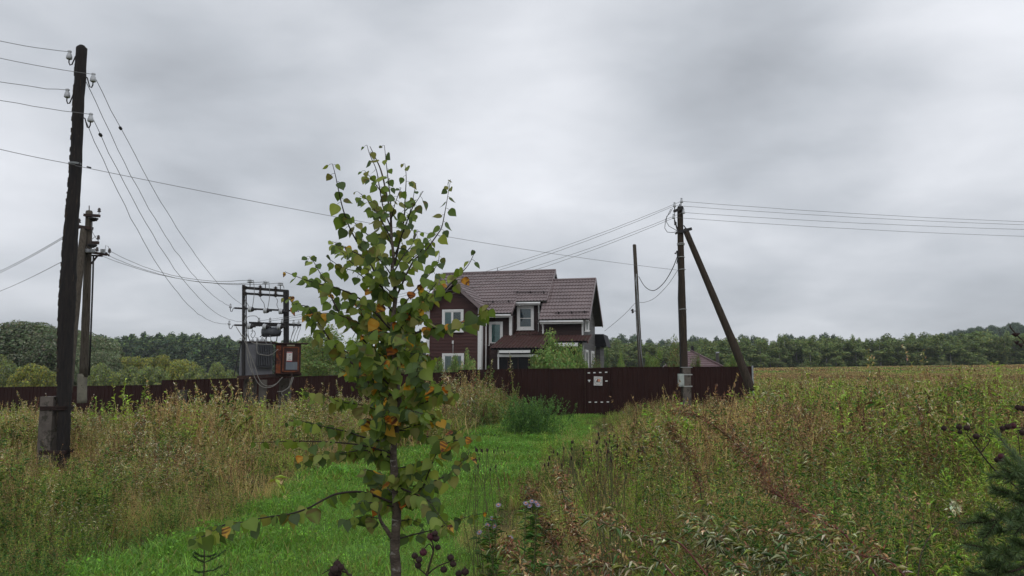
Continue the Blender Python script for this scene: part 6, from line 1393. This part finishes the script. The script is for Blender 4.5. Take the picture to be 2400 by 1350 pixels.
def stalk_thing(name, label, path_px, Ys, r, mat, seed, leafc, nleaf, ll, lw, pan=0, panc=('brown', 'rbrown', 'tan'), panr=.05, cat='plant', pansize=.008, pfrom=.0, side=0, leaf_from=.05):
    """stem traced from base to tip, with side twigs, leaves and seed heads"""
    nr = np.random.default_rng(seed); rng = random.Random(seed); n = len(path_px)
    pts = [P(x, y, Ys[0] + (Ys[1] - Ys[0]) * i / (n - 1)) for i, (x, y) in enumerate(path_px)]; b = pts[0]; gz = Hs(b.x, b.y)
    if b.z > gz + .02:
        hd = Vector((b.x - pts[1].x, b.y - pts[1].y, 0)).normalized() * (b.z - gz); pts = [Vector((b.x, b.y, gz)) + hd * .8, b + hd * .35 + Vector((0, 0, -.40 * (b.z - gz)))] + pts
    root = thing(name, label, cat, (pts[0].x, pts[0].y, gz)); path = smooth_path(pts, 6); m = len(path)
    st = MB().tube(path, [r * (1 - .75 * i / m) for i in range(m)], 8); PA = np.array([tuple(p) for p in path]); soups = []; tw = []
    for k in range(side):
        t = rng.uniform(.25, .95); i = int(t * (m - 1)); p = path[i]; d = (path[min(i + 1, m - 1)] - path[max(i - 1, 0)]).normalized(); o = Vector((rng.gauss(0, 1), rng.gauss(0, .6), rng.gauss(.5, .5))); dd = (d * 1.1 + o * .7).normalized(); L = rng.uniform(.10, .30) * (1.2 - t)
        q = [p, p + dd * L * .5, p + dd * L + Vector((0, 0, -.02 * L))]; st.tube(q, [r * .3, r * .22, r * .1], 5, cap=False); tw += [np.array(p.lerp(q[2], f)) for f in np.linspace(.2, 1, 14)]
    st.build('stem', M[mat], root)
    if nleaf:
        t = nr.uniform(leaf_from, 1, nleaf); pos = np.stack([np.interp(t * (m - 1), range(m), PA[:, j]) for j in range(3)], 1)
        if tw: pos = np.concatenate([pos, np.array(tw)[nr.integers(0, len(tw), nleaf // 2)]])
        q = nr.uniform(0, 6.28, len(pos)); d = np.stack([np.cos(q), np.sin(q), nr.uniform(-.7, .7, len(pos))], 1)
        v = leaves_on(pos, d, ll, lw, cols(*leafc), nr, .22, .35); v = (v[0] - np.array(root.location), v[1], v[2]); o = bpy.data.objects.new('leaves', soup_mesh('leaves', v, M['herb'])); COL.objects.link(o); o.parent = root
    if pan:
        t = nr.uniform(pfrom, 1, pan); pos = np.stack([np.interp(t * (m - 1), range(m), PA[:, j]) for j in range(3)], 1)
        if tw: k = nr.random(pan) < .7; pos[k] = np.array(tw)[nr.integers(0, len(tw), k.sum())]
        pos = pos + nr.normal(0, panr * .4, (pan, 3)); v = flecks(pos, pansize, cols(*panc), nr, .25, .4, 1.3); v = (v[0] - np.array(root.location), v[1], v[2]); o = bpy.data.objects.new('seed_head', soup_mesh('seed_head', v, M['herb'])); COL.objects.link(o); o.parent = root; o['kind'] = 'stuff'
    return root
def needle_spray(rng, path, n, ln, cols_):
    P_ = np.array([tuple(p) for p in path]); m = len(P_); t = rng.uniform(0, 1, n) * (m - 1); pos = np.stack([np.interp(t, range(m), P_[:, j]) for j in range(3)], 1)
    i = np.clip(t.astype(int), 0, m - 2); d = P_[i + 1] - P_[i]; d /= np.linalg.norm(d, axis=1)[:, None] + 1e-9; o = rng.normal(0, 1, (n, 3)); o -= d * (o * d).sum(1)[:, None]; o /= np.linalg.norm(o, axis=1)[:, None]
    e = pos + (d * .75 + o * .65) * (ln * rng.uniform(.6, 1.1, n))[:, None]; return stemtris(pos, e, .0016, cols_, rng, .2)

def near_plants():
    # dead burdock heads at the bottom, beside the birch
    burdock('dark dried burdock with a ring of burrs right of the birch trunk', 2.9, [[(1000, 1400), (1003, 1340), (1016, 1290), (1010, 1262)], [(1003, 1345), (1025, 1328), (1050, 1318), (1072, 1312)], [(1016, 1290), (1005, 1275), (985, 1300)], [(1003, 1350), (980, 1330), (968, 1312)]],
            [(1010, 1258, 1.25), (1022, 1262, 1.15), (1026, 1283, .95), (1020, 1250, .9), (992, 1295, 1.2), (972, 1303, 1.05), (982, 1312, 1.05), (980, 1325, 1.1), (1056, 1307, 1.1), (1062, 1322, 1.05), (1040, 1335, 1.1), (1090, 1340, 1.2), (1075, 1345, 1.1)], .0125, 3)
    burdock('dried burdock with dark burrs left of the birch trunk', 2.7, [[(825, 1420), (815, 1345), (800, 1330), (790, 1322)], [(812, 1342), (780, 1333), (755, 1345)]], [(790, 1322, 1.1), (783, 1335, 1.2), (798, 1330, 1.1), (779, 1345, 1.15), (793, 1345, 1.), (938, 1282, 1.1)][:5], .013, 5)
    burdock('tall dried burdock with dark heads at the right edge above the spruce', 3.4, [[(2420, 1340), (2400, 1170), (2330, 1100), (2290, 1050), (2262, 1012)], [(2300, 1060), (2320, 1030), (2290, 1020)], [(2400, 1180), (2392, 1080), (2385, 1010)], [(2385, 1010), (2400, 1003), (2360, 1003)]],
            [(2266, 1003, 1.2), (2288, 1023, 1.2), (2250, 1013, .9), (2212, 1004, 1.), (2248, 1001, 1.1), (2350, 1004, 1.1), (2362, 1000, 1.2), (2374, 998, 1.2), (2386, 955, 1.1), (2397, 958, 1.1), (2396, 1014, 1.1), (2347, 1070, 1.3), (2338, 1078, 1.2), (2352, 1082, 1.1)], .0125, 6)
    # dry umbel silhouettes against the wood at the right edge
    b = P(2405, 900, 3.2); root = thing('dried_umbel', 'dark dried umbel flower heads leaning in from the right edge against the wood', 'plant', (b.x + .35, b.y, Hs(b.x, b.y))); st = MB()
    g = Vector((b.x + .35, b.y, Hs(b.x, b.y)))
    for pl in ([(2440, 900), (2405, 812), (2388, 790), (2380, 783)], [(2400, 805), (2385, 806), (2380, 800)], [(2392, 795), (2370, 770), (2367, 762)]):
        st.tube(smooth_path(([g] if pl[0][0] == 2440 else []) + [P(x, y, 3.2) for x, y in pl], 4), .0028, 6)
    st.build('stem', M['stalk_brown'], root)
    for x, y, w in ((2380, 782, 9), (2383, 801, 5), (2393, 808, 4)):
        c = P(x, y, 3.2); um = MB()
        for k in range(18): a = random.uniform(0, 6.28); q = math.sqrt(random.random()) * w / FPX * 3.2; um.tube([c - Vector((0, 0, .015)), c + Vector((math.cos(a) * q, math.sin(a) * q, random.uniform(-.001, .004)))], [.0006, .0026], 5)
        um.build('flower_head', M['burr'], root)
    # long leaning mugwort stalks with red stems, lower right
    S = lambda lab, pp, Ys, r, seed, nl, pan, mat='stalk_red', side=10, **k: stalk_thing('mugwort_stalk', lab, pp, Ys, r, mat, seed, ('greyg', 'olive', 'greyg', 'pale', 'dgreen'), int(nl * 1.7), .042, .0075, pan, side=side, panr=.045, **k)
    S('long red mugwort stalk leaning up to the left across the meadow', [(2000, 1275), (1930, 1225), (1850, 1175), (1808, 1150), (1790, 1115), (1765, 1080), (1720, 1035), (1660, 990), (1600, 965), (1568, 962)], (3.1, 4.2), .0062, 31, 90, 2600, side=46, pfrom=.42, pansize=.007)
    S('reddish mugwort stalk lying low across the bottom right', [(2120, 1350), (2040, 1310), (1960, 1275), (1900, 1262), (1820, 1250), (1740, 1240), (1690, 1245)], (2.5, 3.1), .0045, 32, 160, 700, side=14)
    S('arching red stem at the bottom right of the asters', [(1620, 1300), (1540, 1275), (1480, 1245), (1420, 1225), (1372, 1215)], (2.5, 2.9), .0042, 33, 90, 300, side=8)
    S('thin red stem lying along the bottom edge', [(1580, 1350), (1520, 1333), (1460, 1328), (1400, 1328), (1320, 1330), (1290, 1332)], (2.3, 2.6), .0040, 34, 90, 420, side=8)
    S('grey green mugwort with silvery leaves in the bottom middle', [(1760, 1390), (1700, 1300), (1650, 1240), (1600, 1200)], (2.4, 2.8), .0042, 35, 230, 200, mat='stalk_brown', side=12)
    S('grey green mugwort with turned pale leaves at the bottom right', [(1900, 1400), (1840, 1330), (1760, 1290), (1660, 1262)], (2.3, 2.6), .0040, 36, 240, 160, mat='stalk_brown', side=12)
    S('brown panicled mugwort behind the asters', [(1330, 1420), (1300, 1290), (1262, 1200), (1232, 1140)], (3.0, 3.6), .0042, 37, 120, 1700, mat='stalk_brown', side=24, pfrom=.3)
    S('rusty panicled mugwort right of the asters', [(1400, 1420), (1370, 1300), (1330, 1190), (1300, 1090)], (3.2, 3.9), .0042, 38, 110, 1700, mat='stalk_brown', side=24, pfrom=.3)
    S('brown feathery weed at the bottom centre', [(1250, 1450), (1240, 1370), (1210, 1310), (1190, 1270)], (2.5, 2.8), .004, 39, 130, 900, mat='stalk_brown', side=18)
    S('dark brown feathery weed in the right meadow', [(1650, 1250), (1640, 1140), (1600, 1050), (1560, 985)], (4.6, 5.2), .005, 40, 90, 2200, mat='stalk_brown', side=30, pfrom=.3)
    stalk_thing('weed_stalk', 'single bare brown stalk ending in a grey seed star, lower right', [(2150, 1370), (2162, 1290), (2195, 1235), (2240, 1185)], (2.6, 2.9), .0030, 'stalk_brown', 41, ('greyg', 'pale'), 0, .03, .006, 60, ('pale', 'greyg'), .030, pfrom=.985, pansize=.010)
    stalk_thing('yellow_leaf_plant', 'low plant with two big yellowing leaves by the path edge, left of the birch', [(668, 1165), (662, 1145), (652, 1128), (640, 1118)], (9.6, 9.4), .006, 'stalk_green', 42, ('ygreen', 'straw', 'ygreen'), 12, .17, .07)
    # great burnet with dark heads, and asters with lilac flowers
    def dark_heads(label, Y, cx, cy, w, h, n, seed, foot, name='burnet', lean=60, hs=1.):
        rng = random.Random(seed); b = P(foot, cy + h, Y); root = thing(name, label, 'plant', (b.x, b.y, Hs(b.x, b.y))); st = MB(); g = Vector(root.location)
        for i in range(n):
            q = P(cx + rng.uniform(-w, w), cy + rng.uniform(-h * .35, h * .35), Y + rng.uniform(-.15, .15)); f = g + Vector((rng.gauss(0, .05), rng.gauss(0, .05), 0)); mid = f.lerp(q, .6) + Vector((rng.gauss(0, .05), 0, .03))
            st.tube([f, mid, q], [.0028, .002, .0013], 5, cap=False)
            hh = hs * rng.uniform(.55, 1.1); MB().tube([q, q + Vector((0, 0, .008 * hh)), q + Vector((0, 0, .020 * hh)), q + Vector((0, 0, .026 * hh))], [.003, .0056 * hh, .0052 * hh, .002], 6).build('flower_head', M['burr'], root)
            if i % 3 == 0: q2 = q + Vector((rng.uniform(-.05, .05), 0, rng.uniform(-.06, .02))); st.tube([mid.lerp(q, .5), q2], .0013, 4, cap=False); MB().tube([q2, q2 + Vector((0, 0, .01 * hs)), q2 + Vector((0, 0, .020 * hs))], [.003, .0052 * hs, .002], 6).build('flower_head', M['burr'], root)
        st.build('stem', M['stalk_green'], root)
    dark_heads('clump of great burnet with small black heads at the right edge of the path', 4.6, 1360, 1055, 75, 120, 20, 51, 1430); dark_heads('small clump of black seed heads on the mown path', 5.2, 1140, 1075, 28, 70, 14, 52, 1150)
    dark_heads('scattered black seed heads right of the burnet clump', 5.0, 1440, 1075, 60, 100, 16, 53, 1450)
    def aster(label, Y, heads, foot, seed):
        rng = random.Random(seed); nr = np.random.default_rng(seed); b = P(foot[0], foot[1], Y); root = thing('aster', label, 'flower', (b.x, b.y, Hs(b.x, b.y))); g = Vector(root.location); st = MB(); pos = []
        for x, y in heads:
            q = P(x, y, Y + rng.uniform(-.06, .06)); f = g + Vector((rng.gauss(0, .04), rng.gauss(0, .04), 0)); path = smooth_path([f, f.lerp(q, .5) + Vector((rng.gauss(0, .02), 0, .02)), q], 5); st.tube(path, .0020, 5); pos += [np.array(path[k].lerp(path[k + 1], rng.random())) for k in range(len(path) - 1) for _ in range(16)]
        st.build('stem', M['stalk_green'], root); pos = np.array(pos); q = nr.uniform(0, 6.28, len(pos)); v = leaves_on(pos, np.stack([np.cos(q), np.sin(q), nr.uniform(0, .8, len(pos))], 1), .045, .010, cols('dgreen', 'green', 'dgreen', 'olive'), nr, .2, .3); v = (v[0] - np.array(g), v[1], v[2])
        o = bpy.data.objects.new('leaves', soup_mesh('leaves', v, M['herb'])); COL.objects.link(o); o.parent = root
        for x, y in heads:
            fl = MB(); c = P(x, y, Y); ax = Vector((rng.gauss(0, .4), -.6, .8)).normalized(); s = ax.cross(Vector((1, 0, 0))).normalized(); t = ax.cross(s)
            for k in range(13):
                a = 6.283 * k / 13; d = s * math.cos(a) + t * math.sin(a); e = s * math.cos(a + 1.57) + t * math.sin(a + 1.57); fl.add([c, c + d * .008 + e * .0018, c + d * .0135 + ax * .002, c + d * .008 - e * .0018], [(0, 1, 2, 3)])
            fo = fl.build('flower', M['petal'], root); MB().lathe(c, ax, [(0, .003), (.003, .0045), (.005, .002)], 8).build('flower_centre', M['sign_orange'], fo)
    aster('lilac asters on dark green stems at the left of the aster patch', 3.1, [(1168, 1184), (1154, 1216), (1143, 1231), (1140, 1236), (1124, 1248), (1160, 1233)], (1160, 1500), 61)
    aster('lilac asters in the middle of the patch below the path', 3.2, [(1242, 1186), (1256, 1178), (1232, 1180), (1260, 1184), (1247, 1175)], (1240, 1500), 62)
    aster('single pale pink flower low in the aster patch', 3.0, [(1196, 1261)], (1190, 1500), 63)
    # feathery green bush at the gate
    nr = np.random.default_rng(71); Y = 20.6; b = P(1243, 1000, Y); root = thing('feathery_bush', 'feathery dark green bush beside the path in front of the gate', 'bush', (b.x, b.y, Hs(b.x, b.y))); h = 1.15
    Sx = stems(190, .78, .55, h, .6, nr); so = [stem_soup(Sx, .010, cols('green', 'dgreen'), nr)] + panicles(Sx, .85, 60, .10, .034, cols('dgreen', 'green', 'green', 'dgreen'), nr, .004, cols('green'), 2.2)
    v = soup_join(so); o = bpy.data.objects.new('foliage', soup_mesh('foliage', v, M['herb'])); COL.objects.link(o); o.parent = root
    # low dark leaves at its foot
    # spruce seedling lower left and dark pine sapling at the right edge
    Y = 3.9; b = P(480, 1350, Y); g = Vector((b.x, b.y, Hs(b.x, b.y))); root = thing('spruce_seedling', 'tiny spruce seedling standing up from the mown grass at the bottom left', 'sapling', g); top = P(480, 1282, Y); st = MB().tube([g, top], [.006, .003], 6); so = [needle_spray(nr, [g.lerp(top, .1), g.lerp(top, .5), top + Vector((0, 0, .01))], 500, .016, cols('dgreen'))]
    for (x0, y0), (x1, y1) in (((480, 1305), (456, 1295)), ((480, 1318), (452, 1302)), ((481, 1318), (528, 1290)), ((481, 1304), (505, 1298)), ((480, 1340), (455, 1337)), ((481, 1340), (520, 1326)), ((480, 1360), (450, 1352)), ((481, 1365), (530, 1345)), ((480, 1395), (445, 1380)), ((481, 1400), (525, 1380))):
        a, e = P(x0, y0, Y), P(x1, y1, Y + random.uniform(-.06, .06)); m_ = a.lerp(e, .5) + Vector((0, 0, -.006)); st.tube([a, m_, e], [.0025, .002, .001], 5, cap=False); so.append(needle_spray(nr, [a, m_, e], 170, .013, cols('dgreen')))
    st.build('trunk', M['stalk_brown'], root); v = soup_join(so); v = (v[0] - np.array(g), v[1], v[2]); o = bpy.data.objects.new('needles', soup_mesh('needles', v, M['herb_dark'])); COL.objects.link(o); o.parent = root
    Y = 2.9; b = P(2450, 1350, Y); g = Vector((b.x + .1, b.y, Hs(b.x, b.y))); root = thing('pine_sapling', 'dark bluish pine sapling filling the lower right corner', 'sapling', g); top = P(2440, 1010, Y); st = MB().tube(smooth_path([g, P(2450, 1300, Y), top], 4), [.018, .016, .014, .013, .012, .010, .008, .006, .004], 8); so = []
    rng = random.Random(9)
    for (x0, y0), (x1, y1), dd in (((2445, 1150), (2250, 1228), -.1), ((2450, 1250), (2262, 1275), -.25), ((2445, 1120), (2330, 1150), .1), ((2445, 1080), (2350, 1100), -.1), ((2450, 1200), (2320, 1190), -.3), ((2450, 1300), (2300, 1330), -.15), ((2450, 1330), (2270, 1340), .1), ((2450, 1180), (2300, 1250), .25), ((2445, 1230), (2340, 1300), -.35), ((2450, 1350), (2330, 1375), -.2), ((2442, 1090), (2375, 1065), .2)):
        a = P(x0, y0, Y); e = P(x1, y1, Y + dd); m_ = a.lerp(e, .55) + Vector((0, 0, -.035)); path = smooth_path([a, m_, e], 5); st.tube(path, [.006 * (1 - .7 * i / len(path)) for i in range(len(path))], 6, cap=False); so.append(needle_spray(nr, path, 620, .034, cols('pine_n', 'pine_n2')))
        for k in range(5):
            t = rng.uniform(.25, .85); i = int(t * (len(path) - 1)); p = path[i]; d = (path[i + 1] - path[i]).normalized(); q = p + (d * .7 + Vector((0, rng.uniform(-.7, .7), rng.uniform(-.5, .6)))) * rng.uniform(.07, .16); st.tube([p, q], [.003, .0015], 5, cap=False); so.append(needle_spray(nr, [p, p.lerp(q, .5), q], 260, .032, cols('pine_n', 'pine_n2')))
    st.build('trunk', M['stalk_brown'], root); v = soup_join(so); v = (v[0] - np.array(g), v[1], v[2]); o = bpy.data.objects.new('needles', soup_mesh('needles', v, M['herb_dark'])); COL.objects.link(o); o.parent = root
C_['pine_n'] = A(.075, .125, .050); C_['pine_n2'] = A(.12, .175, .065)
M['herb_dark'] = leafmat('needles', .5, .12, .1); M['petal'] = pm('lilac_petals', (.34, .31, .42), (.27, .24, .36), 30, .7)
near_plants()
# ================================================================ AIR
def haze():
    mb = MB().rng(-420, 520, -30, 560, -12, 60); m = bpy.data.materials.new('haze'); m.use_nodes = True; nt = m.node_tree; nt.nodes.clear()
    v = nt.nodes.new('ShaderNodeVolumePrincipled'); v.inputs['Color'].default_value = (.86, .90, .96, 1); v.inputs['Density'].default_value = .00032; v.inputs['Anisotropy'].default_value = .2
    o = nt.nodes.new('ShaderNodeOutputMaterial'); nt.links.new(v.outputs[0], o.inputs['Volume'])
    tag(mb.build('haze', m), kind='stuff')
haze()
